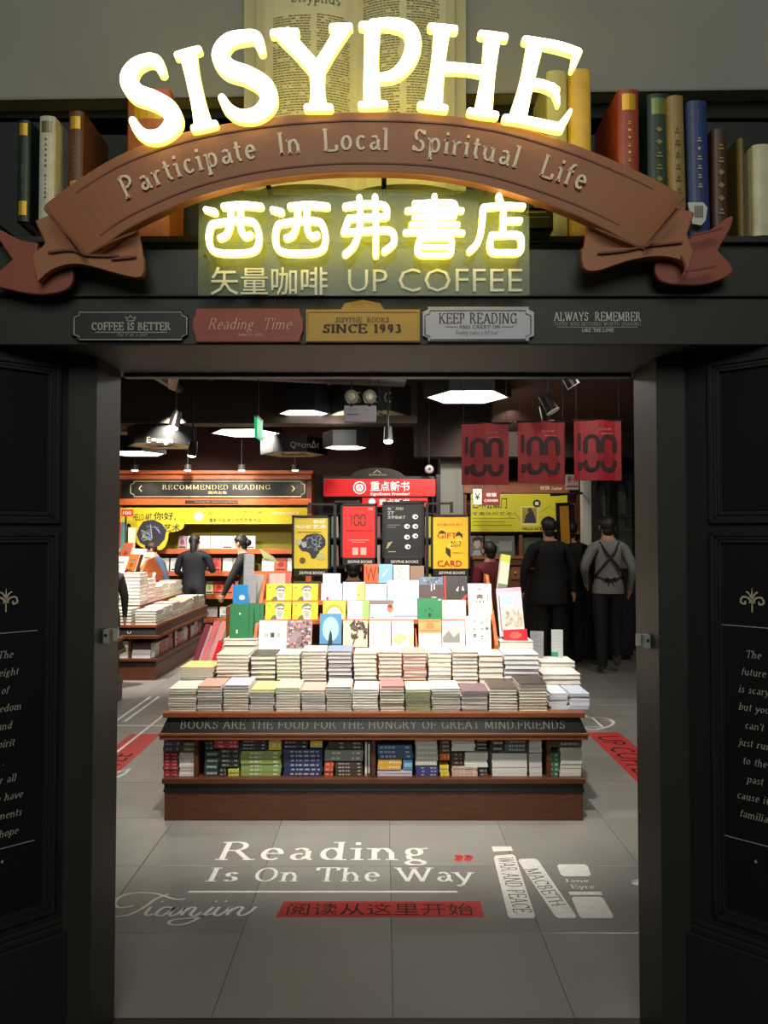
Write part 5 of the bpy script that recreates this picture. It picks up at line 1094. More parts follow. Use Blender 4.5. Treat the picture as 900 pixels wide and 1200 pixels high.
framed('black framed poster with white small lettering and six round heads, third on the stand', 448, 497, 588, 662, 5.48, (28, 28, 30), [('t', '在翻开的', .08, .88, .5, .94, (170, 170, 160)), ('t', '2T', .08, .8, .26, .86, (170, 170, 160)), ('t', '文字自由了', .08, .72, .56, .78, (170, 170, 160)), ('r', .08, .6, .42, .61, (120, 120, 116)), ('r', .08, .56, .3, .57, (120, 120, 116)), ('p', [(.04, .16), (.1, .28), (.22, .3), (.1, .18)], (150, 140, 90)), ('r', .1, .1, .3, .115, (150, 150, 140))] + sb)
framed('golden framed poster announcing a gift card, last on the stand', 505, 551, 603, 675, 5.48, (214, 164, 28), [('t', '送你最好的礼物卡', .1, .82, .84, .87, (170, 80, 30)), ('t', 'GIFT', .12, .58, .68, .69, (150, 40, 30)), ('p', [(.14, .7), (.26, .74), (.38, .69), (.26, .67)], KK), ('p', [(.62, .62), (.72, .72), (.84, .66), (.84, .58), (.76, .64)], KK), ('p', [(.36, .3), (.36, .42), (.5, .36), (.5, .2)], KK), ('p', [(.4, .44), (.78, .58), (.84, .52), (.5, .37)], (226, 186, 60)), ('t', '2017', .5, .42, .8, .53, KK), ('r', .55, .3, .85, .31, (160, 110, 20)), ('t', 'CARD', .12, .04, .82, .16, (150, 36, 26))])
# ================================================================ LEFT TABLE
LX1 = -2.49; LX0 = -4.5
left = island('display_table', 'wooden book table further in on the left, piled with pale books', LX0, LX1, 8.11, 10.4, divs=[-2.78, -3.5], side_divs=[8.9, 9.6])
M().mat(mat((150, 146, 130), .5)).flat(stroke([(px4(152.5 + 2.0 * math.cos(k * .63), 8.1), 0.53 + .02 * math.sin(k * .63)) for k in range(11)], .006), lambda x, y, d: Vector((x, 8.085 + (y - .49) * .5, y)), eps=0).build('header_ring', left)
GL4 = 'stacked books on the left table'
k = 0
def pstack(x0, x1, y, z0, z1, n, lb, d, cols=PALE, top=None, spine=False):
    stack(x0, x1, y, z0, z1, n, [cols[R.randrange(len(cols))]], lb, GL4, d=d, top=top, spine=spine, mass=1 if top else 2)
for i in range(7):                                       # outer row along the aisle
    y = 8.16 + i * .315
    pstack(-2.74, -2.5, y, .6, .75 + .012 * (i % 3), 5, '%s low pile along the aisle edge of the left table' % ORD[i], .3, top=[None, None, (196, 70, 66), (206, 90, 90), (210, 190, 90), None, (150, 190, 170), None][i])
for i in range(3): pstack(-3.51 + .25 * i, -3.27 + .25 * i, 8.15, .6, .77 + .03 * (i % 2), 5, '%s pile at the near edge of the left table' % ORD[i], .27)
M().box(-4.3, -2.78, 8.5, 10.3, .6, .78, WOOD).build('riser', left)
for i in range(6):
    y = 8.52 + i * .295; pstack(-3.05, -2.8, y, .78, .94 + .02 * (i % 2) + (.2 if i == 0 else .09 if i == 1 else 0), 9 if i == 0 else 5, '%s pile in the raised row of the left table' % ORD[i], .29, top=[(214, 150, 130), None, (208, 204, 150), None, None, (190, 110, 100), None][i])
pstack(-3.62, -3.36, 8.56, .78, 1.16, 9, 'tallest pile beside the rack of the left table', .27)
pstack(-3.34, -3.08, 8.52, .78, 1.04, 6, 'tall pile beside the rack of the left table', .27)
# small rack of the left table
t = thing('display_rack', 'small orange wood rack on the left table with tilted books', 'book rack', (-3.3, 9.6, .78))
M().box(-4.2, -3.12, 9.1, 10.3, .78, .86, WOODO).box(-3.9, -3.2, 9.5, 10.25, .86, 1.05).build('step', t); M().prism([(-3.1, 9.05, .86), (-3.1, 10.3, .86), (-3.1, 10.3, 1.05), (-3.1, 9.9, 1.28), (-3.1, 9.6, 1.25)], (.03, 0, 0), WOODO).build('side_panel', t)
GLR = 'tilted books on the left table rack'
for i, (x, y, z, c) in enumerate([(-3.42, 9.12, .865, (200, 90, 90)), (-3.3, 9.3, .865, (222, 220, 214)), (-3.24, 9.55, .865, (60, 60, 62)), (-3.16, 9.8, .865, (224, 222, 216)), (-3.62, 9.12, .9, (216, 210, 200)), (-3.8, 9.2, .95, (206, 200, 190)), (-3.45, 9.6, 1.08, (222, 214, 200)), (-3.65, 9.6, 1.1, (214, 212, 206)), (-3.4, 9.9, 1.1, (200, 120, 60)), (-3.55, 10.1, 1.25, (190, 90, 60)), (-3.85, 9.7, 1.12, (228, 226, 220)), (-3.7, 10.0, 1.2, (110, 100, 90)), (-3.3, 10.2, 1.12, (206, 196, 176))]):
    nmn = ['rose', 'snow white', 'near black', 'plain white', 'eggshell', 'oatmeal', 'ivory', 'pearl white', 'ochre orange', 'rust', 'bright white', 'taupe', 'sand'][i]
    lean('%s book tilted on the small rack of the left table' % nmn, (x, y, z), (1, -.45, 0), (.08, .45, 1), .17, .24, .02, c, [('r', .2, .6, .8, .7, GR), ('o', .5, .35, .2, .15, tuple(max(0, q - 40) for q in c))], GLR)
# spines in its lower shelf: small far books joined
def shelfpile(nm, x, ya, yb, side, cols, parent):
    mm = MASS; z0 = .2355
    y = ya
    while y < yb - .1:
        w = R.uniform(.15, .2); c = R.choice(cols); z = z0; n = R.randrange(5, 7)
        for i in range(n):
            th = .03; e = R.uniform(0, .012)
            if z + th > .445: break
            mm.mat(mat(c, .5)).box(x - .2 - e, x - e, y, y + w - .006, z, z + th - .002); z += th
        y += w
shelfpile('book_spines', LX1 - .03, 8.2, 10.3, 1, [(196, 192, 186), (190, 110, 110), (206, 204, 200), (160, 150, 140), (210, 200, 190)], left)
G5 = 'books in the near lower shelf of the left table'
for i, (xa, xb, c, lb) in enumerate([(-3.05, -2.8, (196, 200, 180), 'pale green'), (-2.76, -2.55, (206, 204, 204), 'white and dark striped'), (-2.76, -2.55, (60, 40, 40), 'dark maroon')]):
    z0 = .236 if i != 2 else .33
    stack(xa, xb, 8.14, z0, [.42, .33, .40][i], [5, 4, 2][i], [c], '%s pile at the near lower shelf of the left table' % lb, G5, d=.2, spine=True, mass=2)
# nearer low table cut by the left jamb
island('display_table', 'low wooden table almost hidden behind the left door jamb', -4.2, -2.53, 6.1, 7.2)
for i in range(2): stack(-2.78, -2.56, 6.62 + i * .29, .6, .70, 3, [(206, 206, 204)], '%s pile on the low table behind the left jamb' % ['nearer', 'farther'][i], 'books on the low left table', d=.27, mass=2)
stack(-2.86, -2.58, 6.9, .236, .43, 6, [(190, 192, 186)], 'pile in the lower shelf of the low table behind the left jamb', 'books on the low left table', d=.25, mass=2)

#MASSBUILD
#, origin=Vector((0, 0, 0))); o['kind'] = 'stuff'; o['label'] = 'remaining books of the second row and of the piles on the left tables'; o['category'] = 'books'
# ================================================================ BACK WALL FURNITURE
YB = 11.5
def wall_unit():
    pz = lambda y, Y=YB: at(0, y, Y).z
    x0, x1 = at(143, 0, YB).x, at(367, 0, YB).x
    t = thing('wall_bookcase', 'orange wood wall bookcase with the black recommended reading header', 'bookcase', ((x0 + x1) / 2, YB, 0))
    for x in (x0, x1 - .09): M().box(x, x + .09, YB, YB + .45, 0, pz(553), WOODO).build('side_post', t, bevel=.004)
    M().box(x0 + .09, x1 - .09, YB + .40, YB + .45, 0, pz(553), mat((150, 140, 36), .6)).build('back_panel', t)
    M().box(x0 - .03, x1 + .03, YB - .12, YB + .45, pz(556), pz(552), WOODO).box(x0, x1, YB - .06, YB, pz(562), pz(556)).box(x0, x1, YB - .06, YB, pz(592), pz(584.5)).build('header_frame', t, bevel=.005)
    M().box(x0, x1, YB - .005, YB + .02, pz(585), pz(556), mat((90, 44, 26), .6)).build('header_back', t)
    hb = M().box(at(150, 0, YB).x, at(360, 0, YB).x, YB - .04, YB - .01, pz(584), pz(561.5), mat((24, 26, 26), .45)).build('header_board', t)
    fn = pxp(YB - .041)
    GOLD = (206, 190, 140); mm = M().mat(mat(GOLD, .5, emit=.15))
    s0, W = serif('RECOMMENDED READING', .12, .035, .05, .1); mm.flat(([(190 + a / W * 127, 573.5 - b * 5.4) for a, b in s0[0]], s0[1]), fn)
    mm.flat(fit(sans('阅读主张', .012), 244, 579, 266, 575.5), fn)
    pts = notch(153, 564, 357, 582, 4); mm.flat(stroke(pts + [pts[0]], .6), fn)
    for x, s_ in ((164, 1), (344, -1)): mm.flat(stroke([(x + 2 * s_, 569), (x - 1 * s_, 572.5), (x + 2 * s_, 576)], 1), fn)
    mm.build('lettering', hb)
    pp = M().box(at(223, 0, YB).x, at(283, 0, YB).x, YB - .075, YB - .06, pz(590), pz(586.5), mat((40, 28, 24), .5)).build('name_plate', t)
    draw(pxp(YB - .0755), 1, 1, [('t', 'reading for recommendation', 228, 589.4, 278, 587.2, (150, 130, 100))], pp)
    # yellow header poster
    YE = (200, 182, 34)
    yp = M().box(at(148, 0, YB).x, at(362, 0, YB).x, YB - .03, YB, pz(614), pz(595), mat(YE, .5)).build('yellow_header_poster', t)
    draw(pxp(YB - .031), 1, 1, [('o', 233, 605, 5.5, 5.5, WB), ('t', '高冷的艺术图书展', 243, 605.5, 308, 598.5, (150, 136, 20)), ('t', '重新开启读义的西西弗书店', 245, 612, 306, 607, (80, 76, 20)), ('t', '2017.10.21-2017.12', 317, 603, 350, 600, WB), ('l', [(228, 605), (238, 605)], .6, YE), ('l', [(233, 600), (233, 610)], .6, YE)], yp)
    for (ya, yb) in ((649, 643), (675, 669.5), (702, 696.5), (730, 724)): M().box(x0 + .09, x1 - .09, YB + .02, YB + .40, pz(ya), pz(yb) - .02, WOODD).box(x0 + .09, x1 - .09, YB, YB + .02, pz(ya), pz(yb), WOODO).build('shelf', t, bevel=.003)
    M().box(x0 + .09, x1 - .09, YB, YB + .4, 0, .12, WOODO).build('plinth', t)
    # cut-out greeting bubble with swirling portrait
    g = thing('greeting_cutout', 'yellow cut-out speech bubble with a swirling dark portrait and handwritten greeting', 'cutout', at(190, 643, YB - .2))
    P = [at(x, y, YB - .2) for x, y in smooth2([(152, 606), (168, 598), (190, 596), (208, 597), (214, 606), (215, 618), (206, 623), (198, 624), (196, 634), (190, 644), (176, 643), (164, 640), (155, 628), (152, 606)], 3)[:-1]]
    M().prism(P, (0, .03, 0), mat(YE, .5)).build('board', g)
    draw(pxp(YB - .201), 1, 1, [('p', [(163, 618), (168, 611), (180, 609), (190, 614), (195, 622), (193, 632), (186, 640), (174, 641), (164, 636), (160, 626)], (36, 38, 48)), ('t', 'HELLO ART', 156, 610, 178, 602, KK), ('t', '你好,', 180, 610, 206, 600, KK), ('t', '艺术', 192, 623, 211, 614, KK)]
         + [('l', [(164 + R.uniform(0, 24), 614 + R.uniform(0, 20)) for _ in range(3)], 1.2, c_) for c_ in [(120, 130, 150), (90, 100, 130), (140, 150, 140)] * 3], g)
    M().box(at(180, 0, YB).x, at(184, 0, YB).x, YB - .175, YB - .03, pz(610), pz(604), BLACK).build('support', g)
    GB = 'face-out books on the recommended reading bookcase'
    AB = lambda c: [('o', .5, .5, .28, .22, c), ('r', .1, .05, .9, .16, KK)]
    for row, (ys, yt, items) in enumerate((
        (643, 628, [(214, 223, (170, 130, 150), 'mauve round'), (224, 235, WB, 'white'), (238, 250, WB, 'bright white'), (251, 263, WB, 'off-white'), (264, 276, (206, 206, 204), 'grey sketched'), (277, 289, WB, 'milky white'), (290, 302, (214, 214, 210), 'pale sketched')]),
        (669.5, 654, [(190, 203, (206, 200, 190), 'beige'), (205, 218, (224, 222, 216), 'pearl'), (250, 263, (206, 76, 60), 'red lettered'), (265, 276, WB, 'plain white'), (277, 287, (190, 184, 176), 'greyish figured'), (288, 298, WB, 'cream white'), (310, 324, WB, 'broad white'), (325, 338, (206, 80, 60), 'second red lettered'), (339, 350, WB, 'last white')]),
        (696.5, 681, [(246, 254, (200, 206, 140), 'green ringed'), (255, 266, (214, 84, 40), 'orange red'), (267, 277, (214, 84, 40), 'second orange red'), (279, 289, (206, 90, 60), 'third orange red'), (300, 312, WB, 'white lower'), (314, 326, (190, 186, 180), 'grey lower')]),
        (724, 711, [(247, 259, WB, 'bottom white'), (262, 274, (200, 202, 204), 'bottom grey white'), (292, 304, WB, 'bottom right white')]))):
        for (a, b, c, nmn) in items:
            facebook('%s book facing out, %s shelf of the lit wall bookcase' % (nmn, ['top', 'second', 'third', 'bottom'][row]), a, b, 0, yt, YB + .1, c, AB(tuple(max(0, q - 50) for q in c)) if c != WB else lines(3, .2, .8, .4, .7), GB, tilt=8, zb=pz(ys) + .001, th=.02)
    return t
wall_unit()
# tall standing books and small red card at the jamb side
M().box(-5.0, at(165, 0, 10.9).x, 10.85, 11.2, 0, at(0, 652, 10.9).z, WOODD).build('wall_cupboard')
o = bpy.data.objects['wall_cupboard']; tag(o, 'dark wooden cupboard by the left wall carrying tall upright books', 'cupboard')
for i, (a, b, y, c, nmn) in enumerate([(141, 147, 612, (176, 60, 40), 'rust red'), (148, 153, 612, (100, 150, 150), 'teal'), (156, 163, 618, (214, 204, 180), 'cream')]):
    facebook('tall %s book standing on the cupboard left of the greeting cut-out' % nmn, a, b, 0, y, 10.9, c, lines(3, .3, .7, .2, .8), 'tall books by the left wall', tilt=3, zb=at(0, 652, 10.9).z + .001, th=.05)
t = thing('red_card', 'small red card with white number above the tall books by the left wall', 'card', at(149, 605, 10.8)); a, b = at(142, 605, 10.8), at(156, 597, 10.8)
M().box(a.x, b.x, 10.8, 10.81, a.z, b.z, mat((200, 50, 40), .5)).build('sheet', t); draw(pxp(10.799), 1, 1, [('t', '100', 144, 603, 154, 599, WB)], t); M().box(a.x + .05, a.x + .06, 10.81, 10.86, at(0, 652, 10.9).z, a.z + .05, BLACK).build('stick', t)
t = thing('price_stand', 'white framed stand behind the far end of the left table', 'stand', (at(168, 0, 10.6).x, 10.6, 0)); c = at(168, 0, 10.6).x
M().tube([(c - .13, 10.6, .02), (c - .13, 10.6, 1.36), (c + .11, 10.6, 1.36), (c + .11, 10.6, .02)], .012, WHITE, 6).box(c - .14, c + .12, 10.58, 10.62, 1.30, 1.38, WHITE).build('frame', t); M().box(c - .16, c + .14, 10.5, 10.7, 0, .02, WHITE).build('foot', t)
# ---------------------------------------------------------------- black display tower with red header
YT = 8.9; pz = lambda y, Y=YT: at(0, y, Y).z
xa, xb = at(375, 0, YT).x, at(515, 0, YT).x
t = thing('display_tower', 'tall black display shelf with a red new-books header and arched crest', 'display shelf', ((xa + xb) / 2, YT, 0))
M().box(xa, xb, YT + .3, YT + .34, 0, pz(556), BLACK).build('back_panel', t)
for x in (xa, xb - .05): M().box(x, x + .05, YT, YT + .3, 0, pz(556), BLACK).build('side_post', t)
for z in (.15, .5, .85, 1.2, 1.55, 1.85): M().box(xa + .05, xb - .05, YT, YT + .3, z - .025, z, BLACK).build('shelf', t)
P = [at(442 + 33 * math.cos(math.radians(k)), 561 - 13 * math.sin(math.radians(k)), YT) for k in range(0, 181, 15)]
ar = M().prism(P, (0, .05, 0), BLACK).build('arched_crest', t)
draw(pxp(YT - .001), 1, 1, [('t', 'SISYPHE BOOKS', 432, 557.5, 453, 555.5, (170, 160, 130)), ('l', [(438, 554), (442, 551), (446, 554)], 1, (170, 160, 130))], ar)
RH = mat((214, 34, 34), .5, emit=.35)
hd = M().box(at(381, 0, YT).x, at(509, 0, YT).x, YT - .05, YT, pz(582), pz(561.5), RH).build('red_header', t, bevel=.004)
LW_ = mat((250, 236, 230), .5, emit=.5)
draw(pxp(YT - .051), 1, 1, [('l', oval(421.5, 571.5, 7, 7, 14) + [oval(421.5, 571.5, 7, 7, 14)[0]], 1.2, LW_), ('o', 421.5, 571.5, 4.6, 4.6, LW_), ('l', [(419, 573), (422, 569), (424, 574)], 1, RH), ('t', '重点新书', 434, 575.5, 480, 564, LW_), ('t', 'Significant Frontier!', 434, 581.5, 480, 577, LW_)], hd)
h2 = M().box(at(425, 0, YT).x, at(500, 0, YT).x, YT - .03, YT, pz(594), pz(583.5), RH).build('second_header', t); draw(pxp(YT - .031), 1, 1, [('o', 436, 588, 4, 4, LW_), ('t', '重点新书', 444, 592, 480, 584.5, LW_)], h2)
GTW = 'book spines on the black display tower'
for sz in (.85, 1.2, 1.55):
    for (xx, n) in ((386, 1), (391, 1), (395, 1), (444, 1), (499, 1), (503, 1), (379, 1)):
        c = R.choice([(206, 196, 60), (190, 186, 180), (120, 150, 140), (170, 110, 110), (214, 210, 200)]); X0 = at(xx, 0, YT).x
        mass_book(X0, YT + .03, sz, .034, .2, .26, c, 0, True, 0)
# grey pillar right of the tower
M().box(at(515, 0, 10.2).x, at(541, 0, 10.2).x, 10.2, 10.7, 0, 3.6, mat((120, 118, 110), .7)).build('wall_pillar', kind='structure')
M().box(at(679, 0, 9.6).x, at(688, 0, 9.6).x, 9.6, 9.75, 0, 2.5, mat((206, 204, 196), .5)).build('trim_7', kind='structure')
# ---------------------------------------------------------------- cashier zone
PXC = lambda x: (x - 450) / F * 9.4
YC = 10.8; cz = lambda y: at(0, y, YC).z; cxx = lambda x: at(x, 0, YC).x
t = thing('cashier_wall_unit', 'brown wooden wall unit behind the cash desk with lettered header', 'wall unit', (cxx(600), YC, 0))
M().box(cxx(541), cxx(680), YC + .3, YC + .35, 0, cz(560), mat((96, 56, 38), .6, wood=True)).build('back_panel', t)
M().box(cxx(541), cxx(662), YC - .05, YC + .3, cz(578), cz(564), mat((150, 84, 50), .5, wood=True)).build('header', t)
draw(pxp(YC - .051), 1, 1, [('t', '收银', 633, 574, 644, 569.5, (240, 214, 180)), ('t', 'Cashier', 646, 574, 659, 570.5, (240, 214, 180))], t, 'header_lettering')
for x in (541, 605, 676): M().box(cxx(x), cxx(x) + .05, YC, YC + .3, 0, cz(578), mat((110, 62, 40), .6, wood=True)).build('upright', t)
for y in (626, 654, 690): M().box(cxx(541), cxx(676), YC, YC + .3, cz(y), cz(y) + .03, mat((110, 62, 40), .6, wood=True)).build('shelf', t)
yp = thing('yellow_poster', 'wide yellow green poster above the cash desk with a picture stamp', 'poster', (cxx(604), YC - .03, cz(623)))
M().box(cxx(549), cxx(659), YC - .08, YC - .055, cz(623), cz(579), mat((206, 196, 30), .5)).build('sheet', yp)
draw(pxp(YC - .081), 1, 1, [('t', '艺术来敲门', 553, 596, 594, 583, (40, 40, 24)), ('t', '不高冷的艺术', 553, 604, 600, 600, (110, 106, 20)), ('r', 554, 607, 604, 608, (140, 136, 30)), ('r', 554, 611, 592, 612, (140, 136, 30)), ('r', 554, 615, 600, 616, (140, 136, 30)),
   ('r', 610, 593, 631, 616, (220, 206, 120)), ('r', 612, 595, 629, 613, (150, 140, 40)), ('p', [(614, 613), (616, 604), (620, 600), (624, 598), (627, 606), (628, 613)], (40, 44, 50)), ('o', 621, 598, 2.6, 3, (60, 50, 44)), ('o', 629, 590, 4.6, 4.6, (30, 26, 30)), ('r', 627, 588, 631, 592, WB),
   ('l', [(596, 606), (603, 600), (610, 610)], .8, (160, 156, 90)), ('l', [(634, 600), (644, 592), (652, 602), (645, 612), (634, 606)], .8, (160, 170, 90)), ('t', 'HELLO ART', 612, 621, 634, 618, (60, 60, 30))], yp)
for (lb, xa, xb, ya, yb, col, art) in (('white hanging sign with a black currency mark beside the maroon cashier sign', 554.5, 564.5, 573, 591, (206, 202, 190), [('t', '¥', 556.5, 586, 562.5, 578, KK)]),
                                  ('maroon hanging cashier sign beside the white currency sign', 565.5, 586, 573, 592, (110, 28, 28), [('t', '收银', 570, 582, 582, 577.5, WB), ('t', 'CASHIER', 567.5, 588, 584, 585, WB)])):
    s_ = thing('hanging_sign', lb, 'sign', at((xa + xb) / 2, ya, 9.6)); a, b = at(xa, yb, 9.6), at(xb, ya, 9.6)
    M().box(a.x, b.x, 9.6, 9.63, a.z, b.z, mat(col, .5)).build('board', s_); draw(pxp(9.599), 1, 1, art, s_)
    for x in (a.x + .03, b.x - .03): M().tube([(x, 9.615, b.z), (x, 9.615, 3.62)], .004, BLACK, 5).build('wire', s_)
# pictures and boxes in the unit
def pic(nm, lb, xa, xb, ya, yb, Y, col, art, cat='picture'):
    a, b = at(xa, yb, Y), at(xb, ya, Y); o = thing(nm, lb, cat, ((a.x + b.x) / 2, Y, a.z)); M().box(a.x, b.x, Y, Y + .03, a.z, b.z, mat(col, .5)).build('board', o); draw(pxp(Y - .001), 1, 1, art, o, step=.001); return o
pic('portrait_picture', 'grey portrait picture of a person under the yellow poster', 551, 566, 628, 653, YC - .02, (96, 100, 98), [('p', [(552, 652), (556, 645), (562, 645), (565, 652)], (160, 160, 156)), ('o', 559, 637, 4.2, 6, (176, 150, 130)), ('p', [(554, 638), (554, 631), (559, 628), (565, 631), (564, 638), (562, 633), (556, 634)], (30, 26, 24))])
pic('wall_screen', 'grey glassy panel on the wall unit shelf beside the portrait picture', 568, 603, 628, 653, YC - .02, (88, 94, 86), [('l', [(570, 632), (586, 640), (601, 633)], 1, (150, 150, 140)), ('r', 585, 634, 600, 646, (126, 130, 120))])
pic('wall_box', 'dark green box on the shelf behind the men', 612, 634, 630, 652, YC + .05, (40, 52, 40), [('r', 614, 634, 630, 648, (60, 74, 60))], 'box')
ds = thing('cash_desk', 'brown wooden cash desk with a small drawer knob behind the central table', 'desk', (cxx(600), 10.0, 0))
a, b = at(556, 690, 9.9), at(614, 655, 9.9)
M().box(a.x, b.x, 9.9, 10.4, 0, b.z, mat((104, 62, 42), .5, wood=True)).build('body', ds, bevel=.004); M().box(a.x - .03, b.x + .03, 9.86, 10.42, b.z, b.z + .03, WOOD).build('top', ds)
dr = M().box(at(596, 0, 9.88).x, at(612, 0, 9.88).x, 9.88, 9.9, at(0, 679, 9.88).z, at(0, 664, 9.88).z, mat((120, 72, 46), .5, wood=True)).build('drawer', ds); M().ball(at(604, 671, 9.86), .014, .014, .014, mat((190, 170, 140), .3), 8, 5).build('knob', dr)
M().box(at(588, 0, 9.9).x, at(612, 0, 9.9).x, 9.86, 9.88, at(0, 662, 9.9).z, at(0, 656, 9.9).z, mat((70, 44, 32), .5)).build('ledge', ds)
# leaning framed poster with pole, red lettered card
a, b = at(659, 640, 8.9), at(676, 589, 8.9); t = thing('framed_poster', 'orange lit framed poster hanging at an angle from a black arm by the pillar', 'poster', (a.x, 8.9, a.z))
rt = Matrix.Translation(((a.x + b.x) / 2, 8.9, 0)) @ Matrix.Rotation(math.radians(35), 4, 'Z') @ Matrix.Rotation(math.radians(-3), 4, 'Y') @ Matrix.Translation((-(a.x + b.x) / 2, -8.9, 0))
e = .02; M().box(a.x - e, b.x + e, 8.9, 8.93, a.z, b.z, FR).xf(rt).build('frame', t); M().box(a.x + .012, b.x - .012, 8.893, 8.9, a.z + .03, b.z - .04, mat((214, 150, 50), .5)).xf(rt).build('sheet', t)
M().tube([at(645, 580, 8.9), at(682, 578, 8.95)], .016, FR).tube([at(667, 579, 8.92), at(667, 590, 8.92)], .01).tube([at(682, 578, 8.95), at(682, 578, 9.62)], .012).build('arm', t)
pic('notice_card', 'white notice card with red lettering beside the pillar under the right banner', 663, 678, 556, 574, 9.2, (206, 196, 190), [('t', '新书', 665, 566, 676, 558, (190, 40, 40)), ('r', 664, 569, 677, 571, (190, 60, 60))], 'notice')
M().box(at(670, 0, 9.2).x, at(671, 0, 9.2).x, 9.2, 9.215, at(0, 556, 9.2).z, 3.5, BLACK).build('rod', bpy.data.objects['notice_card'], origin=None)
# arched dark cabinet by the right wall
YA = 10.2; az = lambda y: at(0, y, YA).z; ax = lambda x: at(x, 0, YA).x
t = thing('arched_cabinet', 'dark cabinet with pointed glazed arches and pale objects inside, by the right door jamb', 'cabinet', (ax(716), YA, 0))
M().box(ax(689), ax(750), YA + .35, YA + .4, 0, az(560), mat((50, 56, 48), .6)).build('back_panel', t)
M().box(ax(689), ax(750), YA, YA + .35, 0, az(690), BLACK).box(ax(689), ax(750), YA, YA + .35, az(563), az(556)).build('carcass', t)
for (x0_, x1_) in ((689, 699), (711, 719), (736, 746)): M().box(ax(x0_), ax(x1_), YA, YA + .35, az(690), az(563), BLACK).build('upright', t)
for (x0_, x1_) in ((699, 711), (719, 736)):
    xm = (x0_ + x1_) / 2; mm = M().mat(BLACK)
    for s_ in (x0_, x1_):
        P = [(s_, 563), (xm, 563), (xm, 566), ((xm + s_) / 2, 570), (s_ + (xm - s_) * .2, 578), (s_, 588)]
        mm.prism([at(x, y, YA) for x, y in P], (0, .04, 0))
    mm.build('arch', t); M().box(ax(x0_), ax(x1_), YA + .05, YA + .055, az(690), az(563), mat((160, 176, 160), .1, alpha=.15)).build('pane', t)
for y in (605, 622, 650, 672): M().box(ax(699), ax(736), YA + .06, YA + .35, az(y), az(y) + .025, mat((110, 74, 50), .6)).build('shelf', t)
GA = 'pale objects inside the arched cabinet'
for i, (x, y, w_, h_, c) in enumerate([(704.5, 604, 8, 22, (120, 140, 110)), (727, 604, 12, 28, (140, 150, 130)), (704.5, 621, 8, 10, (140, 110, 80)), (726, 621, 11, 12, (100, 110, 100)), (704.5, 649, 8, 18, (150, 146, 130)), (727, 649, 10, 18, (110, 120, 116)), (731, 671, 8, 14, (150, 150, 140))]):
    a, b = at(x - w_ / 2, y, YA + .15), at(x + w_ / 2, y - h_, YA + .15)
    o = M().box(a.x, b.x, YA + .14, YA + .24, az(y) + .026, b.z, mat(c, .6, noise=.3, scale=18)).build('gift_box', bevel=.006); tag(o, '%s packaged item from the top in the arched cabinet, %s pane' % (ORD[i // 2], 'narrow' if x < 710 else 'wide'), 'box', GA)

t = thing('dark_counter', 'low black counter in the shade behind the suited man', 'counter', (PXC(680), 9.5, 0))
M().box(PXC(614), PXC(740), 9.38, 9.58, .06, 1.12, mat((14, 14, 14), .6)).build('body', t); M().box(PXC(612), PXC(742), 9.36, 9.59, 1.12, 1.15, mat((24, 22, 20), .4)).build('top', t); M().box(PXC(616), PXC(738), 9.42, 9.56, 0, .06, BLACK).build('plinth', t)
